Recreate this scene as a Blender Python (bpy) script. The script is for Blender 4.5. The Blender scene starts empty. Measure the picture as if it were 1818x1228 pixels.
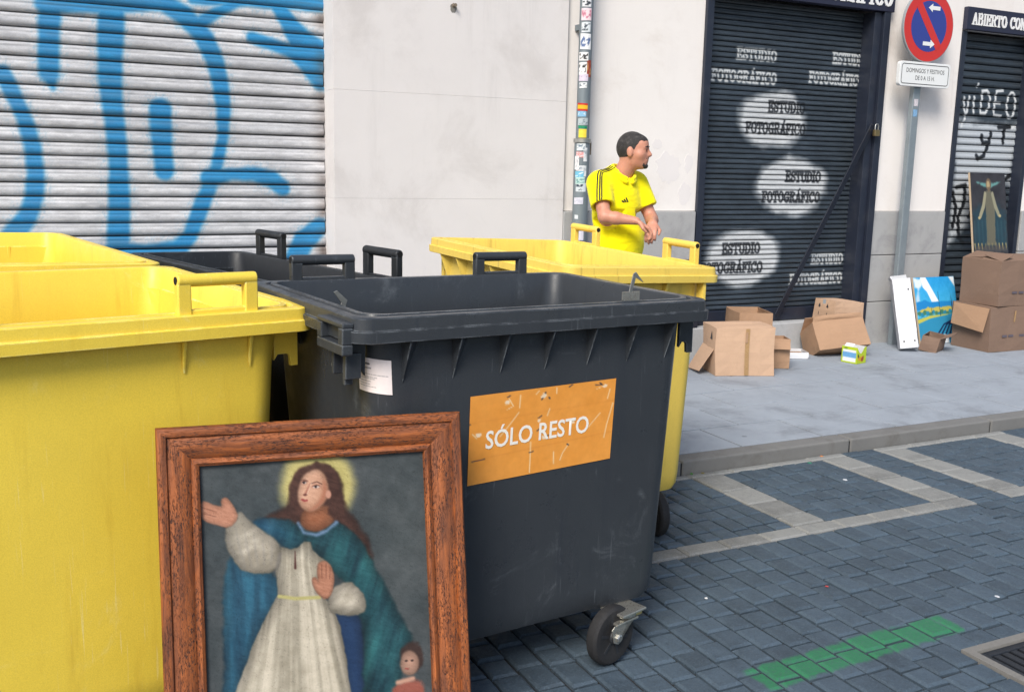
import bpy, bmesh, math, random
import numpy as np
from mathutils import Vector, Matrix
from mathutils.bvhtree import BVHTree
random.seed(7); np.random.seed(7)
SC = bpy.context.scene
COL = SC.collection

# ------------------------------------------------------------------ camera
cam_d = bpy.data.cameras.new('camera'); cam = bpy.data.objects.new('camera', cam_d); COL.objects.link(cam)
cam_d.sensor_width = 36.0; cam_d.lens = 35.0; cam_d.clip_start = 0.05; cam_d.clip_end = 500
RX = Vector((0.89811131, -0.43924784, 0.02138689))      # image right
RD = Vector((-0.05882822, -0.16819418, -0.98399693))    # image down
RF = Vector((0.43581568, 0.88248062, -0.17689726))      # forward
m = Matrix((( RX.x, -RD.x, -RF.x, 0), (RX.y, -RD.y, -RF.y, 0), (RX.z, -RD.z, -RF.z, 1.6), (0, 0, 0, 1)))
cam.matrix_world = m
SC.camera = cam

# ------------------------------------------------------------------ sky, sun, exposure
SUN_EL, SUN_AZ = 43.0, 226.0      # azimuth clockwise from +Y: light comes from behind the photographer
W = bpy.data.worlds.new('World'); SC.world = W; W.use_nodes = True
nt = W.node_tree; nt.nodes.clear()
wo = nt.nodes.new('ShaderNodeOutputWorld'); bg = nt.nodes.new('ShaderNodeBackground'); sky = nt.nodes.new('ShaderNodeTexSky')
sky.sky_type = 'NISHITA'; sky.sun_disc = False
sky.sun_elevation = math.radians(SUN_EL); sky.sun_rotation = math.radians(SUN_AZ)
sky.air_density = 1.0; sky.dust_density = 2.0; sky.ozone_density = 1.0
bg.inputs['Strength'].default_value = 0.11
nt.links.new(sky.outputs[0], bg.inputs['Color']); nt.links.new(bg.outputs[0], wo.inputs['Surface'])
sd = bpy.data.lights.new('sun', 'SUN'); so = bpy.data.objects.new('sun', sd); COL.objects.link(so)
sd.energy = 2.7; sd.angle = math.radians(24); sd.color = (1.0, 0.95, 0.87)
az = math.radians(SUN_AZ); el = math.radians(SUN_EL)
sdir = Vector((math.sin(az) * math.cos(el), math.cos(az) * math.cos(el), math.sin(el)))
so.rotation_euler = (-sdir).to_track_quat('-Z', 'Y').to_euler(); so.location = sdir * 30
SC.view_settings.view_transform = 'Standard'; SC.view_settings.look = 'None'
SC.view_settings.exposure = 0.48; SC.view_settings.gamma = 1.0; SC.view_settings.use_curve_mapping = False
SC.render.film_transparent = False

# ------------------------------------------------------------------ helpers
def lin(c):
    c = c / 255.0
    return c / 12.92 if c <= 0.04045 else ((c + 0.055) / 1.055) ** 2.4
def S(r, g, b): return (lin(r), lin(g), lin(b))
def slin(a):
    a = np.asarray(a, float) / 255.0
    return np.where(a <= 0.04045, a / 12.92, ((a + 0.055) / 1.055) ** 2.4)

def empty(name, loc, label=None, cat=None, group=None, kind=None):
    o = bpy.data.objects.new(name, None); COL.objects.link(o); o.location = loc; o.empty_display_size = 0.1
    tag(o, label, cat, group, kind); return o
def tag(o, label=None, cat=None, group=None, kind=None):
    if label: o['label'] = label
    if cat: o['category'] = cat
    if group: o['group'] = group
    if kind: o['kind'] = kind
    return o

class MB:
    """collects shapes in world coordinates; build() links them as one mesh object"""
    def __init__(s): s.v = []; s.f = []
    def add(s, vs, fs):
        o = len(s.v); s.v += [tuple(map(float, p)) for p in vs]; s.f += [tuple(i + o for i in f) for f in fs]; return s
    def box(s, lo, hi, fn=None):
        x0, y0, z0 = lo; x1, y1, z1 = hi
        vs = [(x0, y0, z0), (x1, y0, z0), (x1, y1, z0), (x0, y1, z0), (x0, y0, z1), (x1, y0, z1), (x1, y1, z1), (x0, y1, z1)]
        if fn: vs = [fn(*p) for p in vs]
        return s.add(vs, [(0, 3, 2, 1), (4, 5, 6, 7), (0, 1, 5, 4), (1, 2, 6, 5), (2, 3, 7, 6), (3, 0, 4, 7)])
    def obox(s, c, ax, ay, az, hx, hy, hz):
        c, ax, ay, az = map(Vector, (c, ax, ay, az))
        return s.box((-hx, -hy, -hz), (hx, hy, hz), lambda x, y, z: c + ax * x + ay * y + az * z)
    def loft(s, loops, cap0=False, cap1=False, closed=True):
        n = len(loops[0]); vs = [p for l in loops for p in l]; fs = []
        for i in range(len(loops) - 1):
            for j in range(n if closed else n - 1):
                k = (j + 1) % n
                fs.append((i * n + j, i * n + k, (i + 1) * n + k, (i + 1) * n + j))
        if cap0: fs.append(tuple(reversed(range(n))))
        if cap1: fs.append(tuple((len(loops) - 1) * n + j for j in range(n)))
        return s.add(vs, fs)
    def tube(s, path, r, n=10, caps=True, r2=None):
        path = [Vector(p) for p in path]; rs = r if isinstance(r, (list, tuple)) else [r] * len(path)
        loops = []; up = None
        for i, p in enumerate(path):
            d = (path[min(i + 1, len(path) - 1)] - path[max(i - 1, 0)]).normalized()
            if up is None: up = Vector((0, 0, 1)) if abs(d.z) < 0.9 else Vector((0, 1, 0))
            a = d.cross(up).normalized(); b = a.cross(d).normalized(); up = b
            q = r2 if r2 else 1.0
            loops.append([p + a * rs[i] * math.cos(t) + b * rs[i] * q * math.sin(t) for t in [2 * math.pi * k / n for k in range(n)]])
        return s.loft(loops, caps, caps)
    def lathe(s, c, axis, prof, n=24):
        """prof: list of (radius, along)"""
        c = Vector(c); ax = Vector(axis).normalized(); u = ax.orthogonal().normalized(); w = ax.cross(u)
        loops = [[c + ax * h + (u * math.cos(t) + w * math.sin(t)) * max(r, 1e-4) for t in [2 * math.pi * k / n for k in range(n)]] for r, h in prof]
        return s.loft(loops, True, True)
    def prism(s, pts, fn, d0, d1):
        """polygon pts (a,b) extruded between d0 and d1; fn(a,b,d)->point"""
        n = len(pts); vs = [fn(a, b, d0) for a, b in pts] + [fn(a, b, d1) for a, b in pts]
        fs = [tuple(range(n)), tuple(reversed(range(n, 2 * n)))] + [(i, i + n, (i + 1) % n + n, (i + 1) % n) for i in range(n)]
        return s.add(vs, fs)
    def build(s, name, mat, parent=None, base=None, smooth=None, bev=0, seg=2, fixn=True):
        if base is None: base = Vector(parent.matrix_basis.translation) if parent else Vector((0, 0, 0))
        if parent is not None:
            off = Vector((0, 0, 0)); q = parent
            while q is not None: off += Vector(q.location); q = q.parent
            org = off
        else: org = Vector(base)
        me = bpy.data.meshes.new(name)
        me.from_pydata([tuple(Vector(p) - org) for p in s.v], [], s.f); me.validate()
        if fixn:
            bm = bmesh.new(); bm.from_mesh(me); bmesh.ops.recalc_face_normals(bm, faces=bm.faces); bm.to_mesh(me); bm.free()
        if mat: me.materials.append(mat)
        o = bpy.data.objects.new(name, me); COL.objects.link(o)
        if parent is not None: o.parent = parent
        else: o.location = org
        if smooth is not None:
            me.polygons.foreach_set('use_smooth', [True] * len(me.polygons)); me.set_sharp_from_angle(angle=math.radians(smooth))
        if bev:
            b = o.modifiers.new('bevel', 'BEVEL'); b.width = bev; b.segments = seg; b.limit_method = 'ANGLE'; b.angle_limit = math.radians(40); b.harden_normals = False
        return o

def structure(o): o['kind'] = 'structure'; return o

# ------------------------------------------------------------------ materials
def newmat(name):
    m = bpy.data.materials.new(name); m.use_nodes = True; t = m.node_tree; t.nodes.clear()
    out = t.nodes.new('ShaderNodeOutputMaterial'); b = t.nodes.new('ShaderNodeBsdfPrincipled'); t.links.new(b.outputs[0], out.inputs[0])
    return m, t, b
def nd(t, typ, **kw):
    n = t.nodes.new(typ)
    for k, v in kw.items():
        if k.startswith('i_'): n.inputs[int(k[2:]) if k[2:].isdigit() else k[2:].replace('_', ' ')].default_value = v
        else: setattr(n, k, v)
    return n
def rgba(c): return (c[0], c[1], c[2], 1)
def coords(t, kind='Object', scale=(1, 1, 1)):
    tc = nd(t, 'ShaderNodeTexCoord'); mp = nd(t, 'ShaderNodeMapping'); mp.inputs['Scale'].default_value = scale
    if kind == 'Position':
        g = nd(t, 'ShaderNodeNewGeometry'); t.links.new(g.outputs['Position'], mp.inputs['Vector'])
    else: t.links.new(tc.outputs[kind], mp.inputs['Vector'])
    return mp.outputs[0]
def noise(t, vec, scale, detail=6, rough=0.6, dist=0.0):
    n = nd(t, 'ShaderNodeTexNoise'); n.inputs['Scale'].default_value = scale; n.inputs['Detail'].default_value = detail
    n.inputs['Roughness'].default_value = rough; n.inputs['Distortion'].default_value = dist
    t.links.new(vec, n.inputs['Vector']); return n.outputs['Fac']
def ramp(t, fac, p0, p1, v0=0.0, v1=1.0):
    r = nd(t, 'ShaderNodeMapRange'); r.interpolation_type = 'SMOOTHSTEP'
    r.inputs['From Min'].default_value = p0; r.inputs['From Max'].default_value = p1
    r.inputs['To Min'].default_value = v0; r.inputs['To Max'].default_value = v1
    t.links.new(fac, r.inputs['Value']); return r.outputs[0]
def mix(t, fac, a, b, mode='MIX'):
    n = nd(t, 'ShaderNodeMix', data_type='RGBA', blend_type=mode)
    for sock, v in ((n.inputs[0], fac), (n.inputs[6], a), (n.inputs[7], b)):
        if isinstance(v, (int, float)): sock.default_value = v
        elif isinstance(v, tuple): sock.default_value = rgba(v)
        else: t.links.new(v, sock)
    return n.outputs[2]
def math_(t, op, a, b=None):
    n = nd(t, 'ShaderNodeMath', operation=op)
    for sock, v in ((n.inputs[0], a), (n.inputs[1], b)):
        if v is None: continue
        if isinstance(v, (int, float)): sock.default_value = v
        else: t.links.new(v, sock)
    return n.outputs[0]
def bump(t, b, h, strength, dist=0.01):
    n = nd(t, 'ShaderNodeBump'); n.inputs['Strength'].default_value = strength; n.inputs['Distance'].default_value = dist
    t.links.new(h, n.inputs['Height']); t.links.new(n.outputs[0], b.inputs['Normal'])

def pmat(name, c, var=0.12, scale=6, rough=0.6, bmp=0.1, bscale=60, metal=0.0, dirt=None, dirt_amt=0.3, dscale=2.5, stretch=(1, 1, 1), kind='Object', spec=None, gum=None, streak=None):
    """general worn surface: base colour with mottling, optional blotches of a second colour, fine relief"""
    m, t, b = newmat(name)
    v = coords(t, kind, stretch)
    lo = tuple(x * (1 - var) for x in c); hi = tuple(min(1, x * (1 + var)) for x in c)
    col = mix(t, noise(t, v, scale, 8, 0.65), lo, hi)
    if dirt is not None:
        f = ramp(t, noise(t, v, dscale, 10, 0.7, 0.4), 0.48, 0.72, 0, dirt_amt)
        col = mix(t, f, col, dirt)
    if gum is not None:     # trodden spots
        vo = nd(t, 'ShaderNodeTexVoronoi'); vo.inputs['Scale'].default_value = 3.2; t.links.new(v, vo.inputs['Vector'])
        col = mix(t, ramp(t, math_(t, 'ADD', vo.outputs['Distance'], math_(t, 'MULTIPLY', noise(t, v, 40, 3), .05)), .065, .085, .55, 0), col, gum)
    if streak is not None:  # rain streaks and soot
        sk = math_(t, 'MULTIPLY', ramp(t, noise(t, coords(t, kind, (5, 5, .35)), 1.0, 8, .7), .5, .75), ramp(t, noise(t, v, 1.3, 5, .6), .4, .65, 0, .4))
        col = mix(t, sk, col, streak)
    t.links.new(col, b.inputs['Base Color'])
    n2 = noise(t, v, bscale, 6, 0.6)
    t.links.new(ramp(t, n2, 0.2, 0.8, max(0, rough - 0.1), min(1, rough + 0.1)), b.inputs['Roughness'])
    b.inputs['Metallic'].default_value = metal
    if spec is not None: b.inputs['Specular IOR Level'].default_value = spec
    if bmp: bump(t, b, n2, bmp, 0.004)
    return m

def plastic(name, c, scuff, dirt, rough=0.42, samt=0.35, damt=0.35, edge=0.75):
    """moulded container plastic: faint vertical wipe streaks, scuffs, grime blotches, fine grain"""
    m, t, b = newmat(name)
    p = coords(t, 'Object'); st = coords(t, 'Object', (9, 9, 1.0)); sc = coords(t, 'Object', (2, 2, 14))
    col = mix(t, noise(t, p, 2.2, 6, 0.6), tuple(x * 0.86 for x in c), tuple(min(1, x * 1.1) for x in c))
    col = mix(t, ramp(t, noise(t, st, 1.6, 8, 0.7, 0.3), 0.52, 0.75, 0, damt), col, dirt)
    col = mix(t, ramp(t, noise(t, p, 4.0, 12, 0.75, 1.2), 0.56, 0.72, 0, samt), col, scuff)
    wv = ramp(t, noise(t, coords(t, 'Object', (60, 60, 3)), 1.2, 4, 0.6, 1.5), 0.68, 0.74, 0, samt * 0.8)
    col = mix(t, wv, col, scuff)
    for k, (ro, am) in enumerate((((0.5, 0.2, 0.7), 1.0), ((-0.6, 0.9, -0.4), 0.9), ((0.1, 1.4, 0.3), 0.8))):   # fine scratches in several directions
        tc = nd(t, 'ShaderNodeTexCoord'); mp = nd(t, 'ShaderNodeMapping'); mp.inputs['Rotation'].default_value = ro; mp.inputs['Scale'].default_value = (150, 150, 3.5); mp.inputs['Location'].default_value = (k * 7.1, 3.3 * k, k)
        t.links.new(tc.outputs['Object'], mp.inputs['Vector'])
        sc_ = math_(t, 'MULTIPLY', ramp(t, noise(t, mp.outputs[0], 1.0, 2, 0.5, 0.4), 0.70, 0.76, 0, am * samt * 1.6), ramp(t, noise(t, p, 2.6, 4, 0.6), 0.42, 0.62))
        col = mix(t, sc_, col, scuff)
    drip = math_(t, 'MULTIPLY', ramp(t, noise(t, coords(t, 'Object', (34, 34, 1.1)), 1.0, 3, 0.5), 0.60, 0.72), ramp(t, noise(t, p, 1.7, 4, 0.6), 0.45, 0.65, 0, damt))
    col = mix(t, drip, col, dirt)
    t.links.new(col, b.inputs['Base Color'])
    bv_ = nd(t, 'ShaderNodeBevel', samples=6); bv_.inputs['Radius'].default_value = 0.006; gm_ = nd(t, 'ShaderNodeNewGeometry')   # edges rubbed pale
    dp_ = nd(t, 'ShaderNodeVectorMath', operation='DOT_PRODUCT'); t.links.new(bv_.outputs[0], dp_.inputs[0]); t.links.new(gm_.outputs['Normal'], dp_.inputs[1])
    ew = math_(t, 'MULTIPLY', ramp(t, dp_.outputs['Value'], 0.90, 0.985, 1, 0), ramp(t, noise(t, p, 11, 8, 0.75), 0.44, 0.60, 0, edge))
    col = mix(t, ew, col, tuple(min(1, x * 1.25) for x in scuff))
    g = noise(t, p, 260, 3, 0.5)
    col = mix(t, ramp(t, noise(t, p, 330, 2, 0.6), 0.35, 0.65, 0, 0.35), col, tuple(x * 0.72 for x in c))
    t.links.new(col, b.inputs['Base Color'])
    t.links.new(ramp(t, noise(t, p, 5, 8, 0.7), 0.3, 0.7, rough - 0.08, rough + 0.16), b.inputs['Roughness'])
    b.inputs['Specular IOR Level'].default_value = 0.4
    bump(t, b, math_(t, 'ADD', g, math_(t, 'MULTIPLY', noise(t, p, 7, 3), 3.0)), 0.12, 0.004)
    return m

def attrmat(name, rough=0.6, bmp=0.15, bscale=120, var=0.12, metal=0.0, stretch=(1, 1, 1), spec=0.35):
    """colour painted on the object itself, stored per vertex"""
    m, t, b = newmat(name)
    a = nd(t, 'ShaderNodeAttribute', attribute_name='Col')
    v = coords(t, 'Object', stretch)
    n = noise(t, v, bscale, 6, 0.65)
    f = ramp(t, n, 0.25, 0.75, 1 - var, 1 + var)
    mm = nd(t, 'ShaderNodeVectorMath', operation='SCALE'); t.links.new(a.outputs['Color'], mm.inputs[0]); t.links.new(f, mm.inputs['Scale'])
    t.links.new(mm.outputs[0], b.inputs['Base Color'])
    b.inputs['Roughness'].default_value = rough; b.inputs['Metallic'].default_value = metal; b.inputs['Specular IOR Level'].default_value = spec
    if bmp: bump(t, b, n, bmp, 0.003)
    return m

# value noise for painted designs
def vnoise(x, y, s, seed=0):
    rs = np.random.RandomState(seed); T = rs.rand(64, 64)
    u = x * s + 17.3; v = y * s + 9.1
    i = np.floor(u).astype(int); j = np.floor(v).astype(int); fu = u - i; fv = v - j
    fu = fu * fu * (3 - 2 * fu); fv = fv * fv * (3 - 2 * fv)
    a = T[i % 64, j % 64]; b = T[(i + 1) % 64, j % 64]; c = T[i % 64, (j + 1) % 64]; d = T[(i + 1) % 64, (j + 1) % 64]
    return (a * (1 - fu) + b * fu) * (1 - fv) + (c * (1 - fu) + d * fu) * fv
def fnoise(x, y, s, seed=0, o=4):
    r = 0; a = 0.5; tot = 0
    for k in range(o): r = r + a * vnoise(x, y, s * 2 ** k, seed + k); tot += a; a *= 0.55
    return r / tot
def seg_d(x, y, a, b, wa=0.0, wb=0.0):
    ax, ay = a; bx, by = b; dx, dy = bx - ax, by - ay; L = dx * dx + dy * dy + 1e-12
    t = np.clip(((x - ax) * dx + (y - ay) * dy) / L, 0, 1)
    return np.hypot(x - ax - t * dx, y - ay - t * dy) - (wa + (wb - wa) * t)
def line_d(x, y, pts, w):
    ws = w if isinstance(w, (list, tuple)) else [w] * len(pts)
    d = None
    for k in range(len(pts) - 1):
        q = seg_d(x, y, pts[k], pts[k + 1], ws[k], ws[k + 1]); d = q if d is None else np.minimum(d, q)
    return d
def chaikin(p, n=2):
    for _ in range(n):
        q = []
        for i in range(len(p)):
            a, b = p[i], p[(i + 1) % len(p)]; q += [(a[0] * .75 + b[0] * .25, a[1] * .75 + b[1] * .25), (a[0] * .25 + b[0] * .75, a[1] * .25 + b[1] * .75)]
        p = q
    return p
def poly_d(x, y, pts, rnd=0):
    if rnd: pts = chaikin(pts, rnd)
    n = len(pts); d = np.full(x.shape, 1e9); ins = np.zeros(x.shape, bool)
    for i in range(n):
        a = pts[i]; b = pts[(i + 1) % n]
        d = np.minimum(d, seg_d(x, y, a, b))
        c = ((a[1] > y) != (b[1] > y)) & (x < (b[0] - a[0]) * (y - a[1]) / (b[1] - a[1] + 1e-12) + a[0])
        ins ^= c
    return np.where(ins, -d, d)
def ell_d(x, y, c, rx, ry): return (np.hypot((x - c[0]) / rx, (y - c[1]) / ry) - 1) * min(rx, ry)
def over(col, d, c, soft=0.003, alpha=1.0):
    f = np.clip(0.5 - d / soft, 0, 1) * alpha
    f = (f * f * (3 - 2 * f))[..., None]
    return col * (1 - f) + np.asarray(c, float) * f

def set_cols(me, cols):
    a = me.color_attributes.new('Col', 'FLOAT_COLOR', 'POINT')
    buf = np.ones((len(me.vertices), 4), np.float32); buf[:, :3] = slin(np.clip(cols, 0, 255)); a.data.foreach_set('color', buf.ravel())

def sheet(name, fn, nx, ny, colfn, mat, parent=None, smooth=True):
    """grid sheet; fn(u,v arrays 0..1)->(N,3) world points, colfn(u,v)->(N,3) sRGB colours"""
    u, v = np.meshgrid(np.linspace(0, 1, nx), np.linspace(0, 1, ny)); u = u.ravel(); v = v.ravel()
    P = fn(u, v); off = np.zeros(3); q = parent
    while q is not None: off += np.array(q.location); q = q.parent
    idx = np.arange(nx * ny).reshape(ny, nx)
    F = np.stack([idx[:-1, :-1], idx[:-1, 1:], idx[1:, 1:], idx[1:, :-1]], -1).reshape(-1, 4)
    me = bpy.data.meshes.new(name); me.from_pydata((P - off).tolist(), [], F.tolist())
    set_cols(me, colfn(u, v)); me.materials.append(mat)
    o = bpy.data.objects.new(name, me); COL.objects.link(o)
    if parent is not None: o.parent = parent
    if smooth: me.polygons.foreach_set('use_smooth', [True] * len(me.polygons))
    return o

# slab-serif stroke letters, used for the stencils and the shop signs (width, strokes)
def arc(cx, cy, rx, ry, a0, a1, n=9): return [(cx + rx * math.cos(math.radians(a0 + (a1 - a0) * k / n)), cy + ry * math.sin(math.radians(a0 + (a1 - a0) * k / n))) for k in range(n + 1)]
SER = {
 'E': (0.72, [[(0.12, 0), (0.12, 1)], [(0, 0), (0.62, 0), (0.62, 0.22)], [(0, 1), (0.62, 1), (0.62, 0.8)], [(0.12, 0.52), (0.45, 0.52)], [(0.45, 0.4), (0.45, 0.64)]]),
 'S': (0.66, [[(0.56, 0.76), (0.5, 0.92), (0.32, 1.0), (0.12, 0.92), (0.06, 0.74), (0.18, 0.58), (0.42, 0.46), (0.57, 0.3), (0.52, 0.1), (0.32, 0), (0.12, 0.06), (0.05, 0.24)], [(0.56, 0.7), (0.56, 1.0)], [(0.05, 0.0), (0.05, 0.3)]]),
 'T': (0.74, [[(0.36, 0), (0.36, 1)], [(0.03, 0.76), (0.03, 1), (0.69, 1), (0.69, 0.76)], [(0.22, 0), (0.5, 0)]]),
 'U': (0.8, [[(0.14, 1), (0.14, 0.28), (0.22, 0.06), (0.4, 0), (0.58, 0.06), (0.66, 0.28), (0.66, 1)], [(0.02, 1), (0.28, 1)], [(0.53, 1), (0.78, 1)]]),
 'D': (0.78, [[(0.14, 0), (0.14, 1)], [(0.02, 0), (0.36, 0), (0.58, 0.12), (0.68, 0.36), (0.68, 0.64), (0.58, 0.88), (0.36, 1), (0.02, 1)]]),
 'I': (0.42, [[(0.2, 0), (0.2, 1)], [(0.04, 0), (0.36, 0)], [(0.04, 1), (0.36, 1)]]),
 'O': (0.8, [arc(0.39, 0.5, 0.31, 0.5, 0, 360, 18)]),
 'F': (0.7, [[(0.14, 0), (0.14, 1)], [(0.02, 1), (0.62, 1), (0.62, 0.78)], [(0.14, 0.52), (0.44, 0.52)], [(0.44, 0.4), (0.44, 0.64)], [(0.02, 0), (0.32, 0)]]),
 'G': (0.82, [arc(0.4, 0.5, 0.32, 0.5, 42, 318, 15), [(0.44, 0.44), (0.76, 0.44)], [(0.66, 0.44), (0.66, 0.08)], [(0.64, 0.72), (0.64, 1.0)]]),
 'R': (0.8, [[(0.14, 0), (0.14, 1)], [(0.02, 1), (0.44, 1), (0.6, 0.9), (0.62, 0.72), (0.52, 0.56), (0.14, 0.52)], [(0.4, 0.52), (0.62, 0.04), (0.78, 0.02)], [(0.02, 0), (0.3, 0)]]),
 'A': (0.82, [[(0.12, 0), (0.4, 1), (0.68, 0)], [(0.22, 0.34), (0.58, 0.34)], [(0.0, 0), (0.26, 0)], [(0.54, 0), (0.8, 0)]]),
 'C': (0.76, [arc(0.4, 0.5, 0.33, 0.5, 45, 315, 15), [(0.64, 0.7), (0.64, 1.0)]]),
 'B': (0.76, [[(0.14, 0), (0.14, 1)], [(0.02, 1), (0.44, 1), (0.57, 0.9), (0.57, 0.66), (0.44, 0.54), (0.14, 0.54)], [(0.44, 0.54), (0.64, 0.42), (0.64, 0.14), (0.5, 0), (0.02, 0)]]),
 'N': (0.84, [[(0.16, 0), (0.16, 1), (0.66, 0), (0.66, 1)], [(0.02, 1), (0.18, 1)], [(0.04, 0), (0.28, 0)], [(0.54, 1), (0.8, 1)]]),
 ' ': (0.45, []),
}
SER['Á'] = (0.82, SER['A'][1] + [[(0.4, 1.14), (0.52, 1.3)]])
def text_strokes(s, cx, z0, width, h):
    tot = sum(SER[c][0] + 0.08 for c in s) - 0.08; k = width / tot; x = cx - width / 2; out = []
    for c in s:
        w, st = SER[c]
        for p in st: out.append([(x + a * k, z0 + b * h) for a, b in p])
        x += (w + 0.08) * k
    return out
def font_mesh(name, txt, size, mat, parent, org, ax, ay, an, align='CENTER', extr=0.0, xs=1.0, bold=0.0):
    """sans lettering as mesh, placed on the plane spanned by ax (reading direction) and ay (up)"""
    cu = bpy.data.curves.new(name + '_c', 'FONT'); cu.body = txt; cu.size = size; cu.align_x = align; cu.align_y = 'CENTER'; cu.resolution_u = 3; cu.offset = bold
    tmp = bpy.data.objects.new(name + '_t', cu); COL.objects.link(tmp)
    dg = bpy.context.evaluated_depsgraph_get(); me = bpy.data.meshes.new_from_object(tmp.evaluated_get(dg)); bpy.data.objects.remove(tmp)
    me.name = name
    off = Vector((0, 0, 0)); q = parent
    while q is not None: off += Vector(q.location); q = q.parent
    org, ax, ay, an = Vector(org), Vector(ax), Vector(ay), Vector(an)
    for v in me.vertices: v.co = org + ax * (v.co.x * xs) + ay * v.co.y + an * 0.0 - off
    me.materials.clear(); me.materials.append(mat)
    o = bpy.data.objects.new(name, me); COL.objects.link(o)
    if parent is not None: o.parent = parent
    return o

# =================================================================== SETTING
KZ = 0.072; YW = 6.67
M_base = pmat('bedding sand', S(38, 39, 41), 0.2, 20, 0.95, 0.3, 90)
M_mortar = pmat('kerb concrete', S(114, 114, 113), 0.12, 5, 0.85, 0.35, 120, dirt=S(95, 92, 88), dirt_amt=0.6, dscale=6, kind='Position')
M_slab = pmat('sidewalk concrete', S(148, 156, 166), 0.16, 5, 0.8, 0.5, 160, dirt=S(104, 108, 114), dirt_amt=0.55, dscale=2.4, kind='Position', gum=S(84, 88, 94))

def paver_mat(name, c, paint=False):
    m, t, b = newmat(name)
    p = coords(t, 'Position'); oi = nd(t, 'ShaderNodeObjectInfo')
    rnd = oi.outputs['Random']
    col = mix(t, rnd, tuple(x * 0.78 for x in c), tuple(min(1, x * 1.22) for x in c))
    col = mix(t, ramp(t, noise(t, p, 9, 8, 0.7), 0.35, 0.7, 0, 0.45), col, tuple(x * 1.5 for x in c))
    col = mix(t, ramp(t, noise(t, p, 2.3, 8, 0.7, 0.5), 0.5, 0.7, 0, 0.5), col, tuple(x * 0.55 for x in c))
    col = mix(t, ramp(t, noise(t, p, 150, 4, 0.7), 0.5, 0.72, 0, 0.6), col, tuple(min(1, x * 2.0) for x in c))
    col = mix(t, ramp(t, noise(t, p, 110, 4, 0.7, 0.5), 0.54, 0.7, 0, 0.6), col, tuple(x * 0.5 for x in c))
    if paint:   # sprayed green line on the paving, soft and ragged at its edges
        sx = nd(t, 'ShaderNodeSeparateXYZ'); t.links.new(p, sx.inputs[0])
        wob = math_(t, 'MULTIPLY', math_(t, 'SUBTRACT', noise(t, p, 14, 4), 0.5), 0.05)
        yc = math_(t, 'ADD', math_(t, 'MULTIPLY', math_(t, 'SUBTRACT', sx.outputs[0], 2.5), 0.045), 2.315)
        dy = math_(t, 'ABSOLUTE', math_(t, 'ADD', math_(t, 'SUBTRACT', sx.outputs[1], yc), wob))
        my = ramp(t, dy, 0.056, 0.078, 1, 0)
        dx = math_(t, 'ABSOLUTE', math_(t, 'ADD', math_(t, 'SUBTRACT', sx.outputs[0], 2.5), wob))
        mx = ramp(t, dx, 0.455, 0.48, 1, 0)
        mz = ramp(t, sx.outputs[2], -0.012, -0.004, 0, 1)
        wear = ramp(t, noise(t, p, 90, 6, 0.75), 0.34, 0.6, 0.5, 1)
        f = math_(t, 'MULTIPLY', math_(t, 'MULTIPLY', mx, my), math_(t, 'MULTIPLY', mz, wear))
        col = mix(t, math_(t, 'MULTIPLY', f, .92), col, S(38, 120, 76))
    t.links.new(col, b.inputs['Base Color'])
    t.links.new(ramp(t, noise(t, p, 30, 6), 0.3, 0.7, 0.55, 0.8), b.inputs['Roughness'])
    h = math_(t, 'ADD', noise(t, p, 180, 5, 0.7), math_(t, 'MULTIPLY', noise(t, p, 22, 4), 2.0))
    bump(t, b, h, 0.4, 0.004)
    return m
M_pav = paver_mat('granite paver', S(64, 78, 90), True)
M_white = paver_mat('pale paver', S(124, 125, 123))

ground = structure(MB().box((-120, -120, -0.6), (120, 140, -0.05)).build('ground', M_base))
road = structure(MB().box((-9, -6, -0.05), (16, 4.19, -0.016)).build('road', M_base))

def paver_shape(w, l, seed):
    """stone with worn, slightly uneven edges; top at z = 0"""
    rs = random.Random(seed); d = 0.010
    j = lambda a: rs.uniform(-a, a)
    cor = [(-w / 2, -l / 2), (w / 2, -l / 2), (w / 2, l / 2), (-w / 2, l / 2)]
    bot = [(x, y, -0.03) for x, y in cor]
    mid = [(x + j(.002), y + j(.002), -0.007) for x, y in cor]
    top = [(x * (1 - 2 * d / w) + j(.002), y * (1 - 2 * d / l) + j(.002), j(.0008)) for x, y in cor]
    vs = bot + mid + top; fs = [(8, 9, 10, 11)]
    for k in range(4):
        n = (k + 1) % 4; fs += [(k, n, 4 + n, 4 + k), (4 + k, 4 + n, 8 + n, 8 + k)]
    return vs, fs
GX0, GX1, GY0, GY1 = 2.815, 3.37, 1.62, 2.165
pav = []   # x, y, w, l, white
rs = random.Random(3)
def columns(x0, x1, y0, y1, cw=0.104, lens=(0.112, 0.125, 0.15), white=False):
    n = max(1, round((x1 - x0) / cw)); cw = (x1 - x0) / n
    for i in range(n):
        y = y0; first = True
        while y < y1 - 1e-6:
            l = rs.choice(lens) * (rs.uniform(0.5, 1) if first else 1); first = False
            if y1 - y - l < 0.06: l = y1 - y
            pav.append((x0 + (i + .5) * cw, y + l / 2, cw - 0.009, l - 0.009, white)); y += l
def rowx(x0, x1, y0, y1, L):
    n = max(1, round((x1 - x0) / L)); L = (x1 - x0) / n
    for i in range(n): pav.append((x0 + (i + .5) * L, (y0 + y1) / 2, L - 0.005, y1 - y0 - 0.005, True))
YN0, YN1, YF0, YF1 = 3.24, 3.345, 4.125, 4.185
columns(-6, GX0, -2.0, YN0); columns(GX0, GX1, -2.0, GY0, 0.11); columns(GX0, GX1, GY1, YN0, 0.11); columns(GX1, 12, -2.0, YN0)
bays = [(3.12 - 1.1 * k, 4.22 - 1.1 * k if k == 0 else 3.32 - 1.1 * (k - 1)) for k in range(8)] + [(4.47 + 1.35 * k, 5.57 + 1.35 * k) for k in range(5)]
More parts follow.
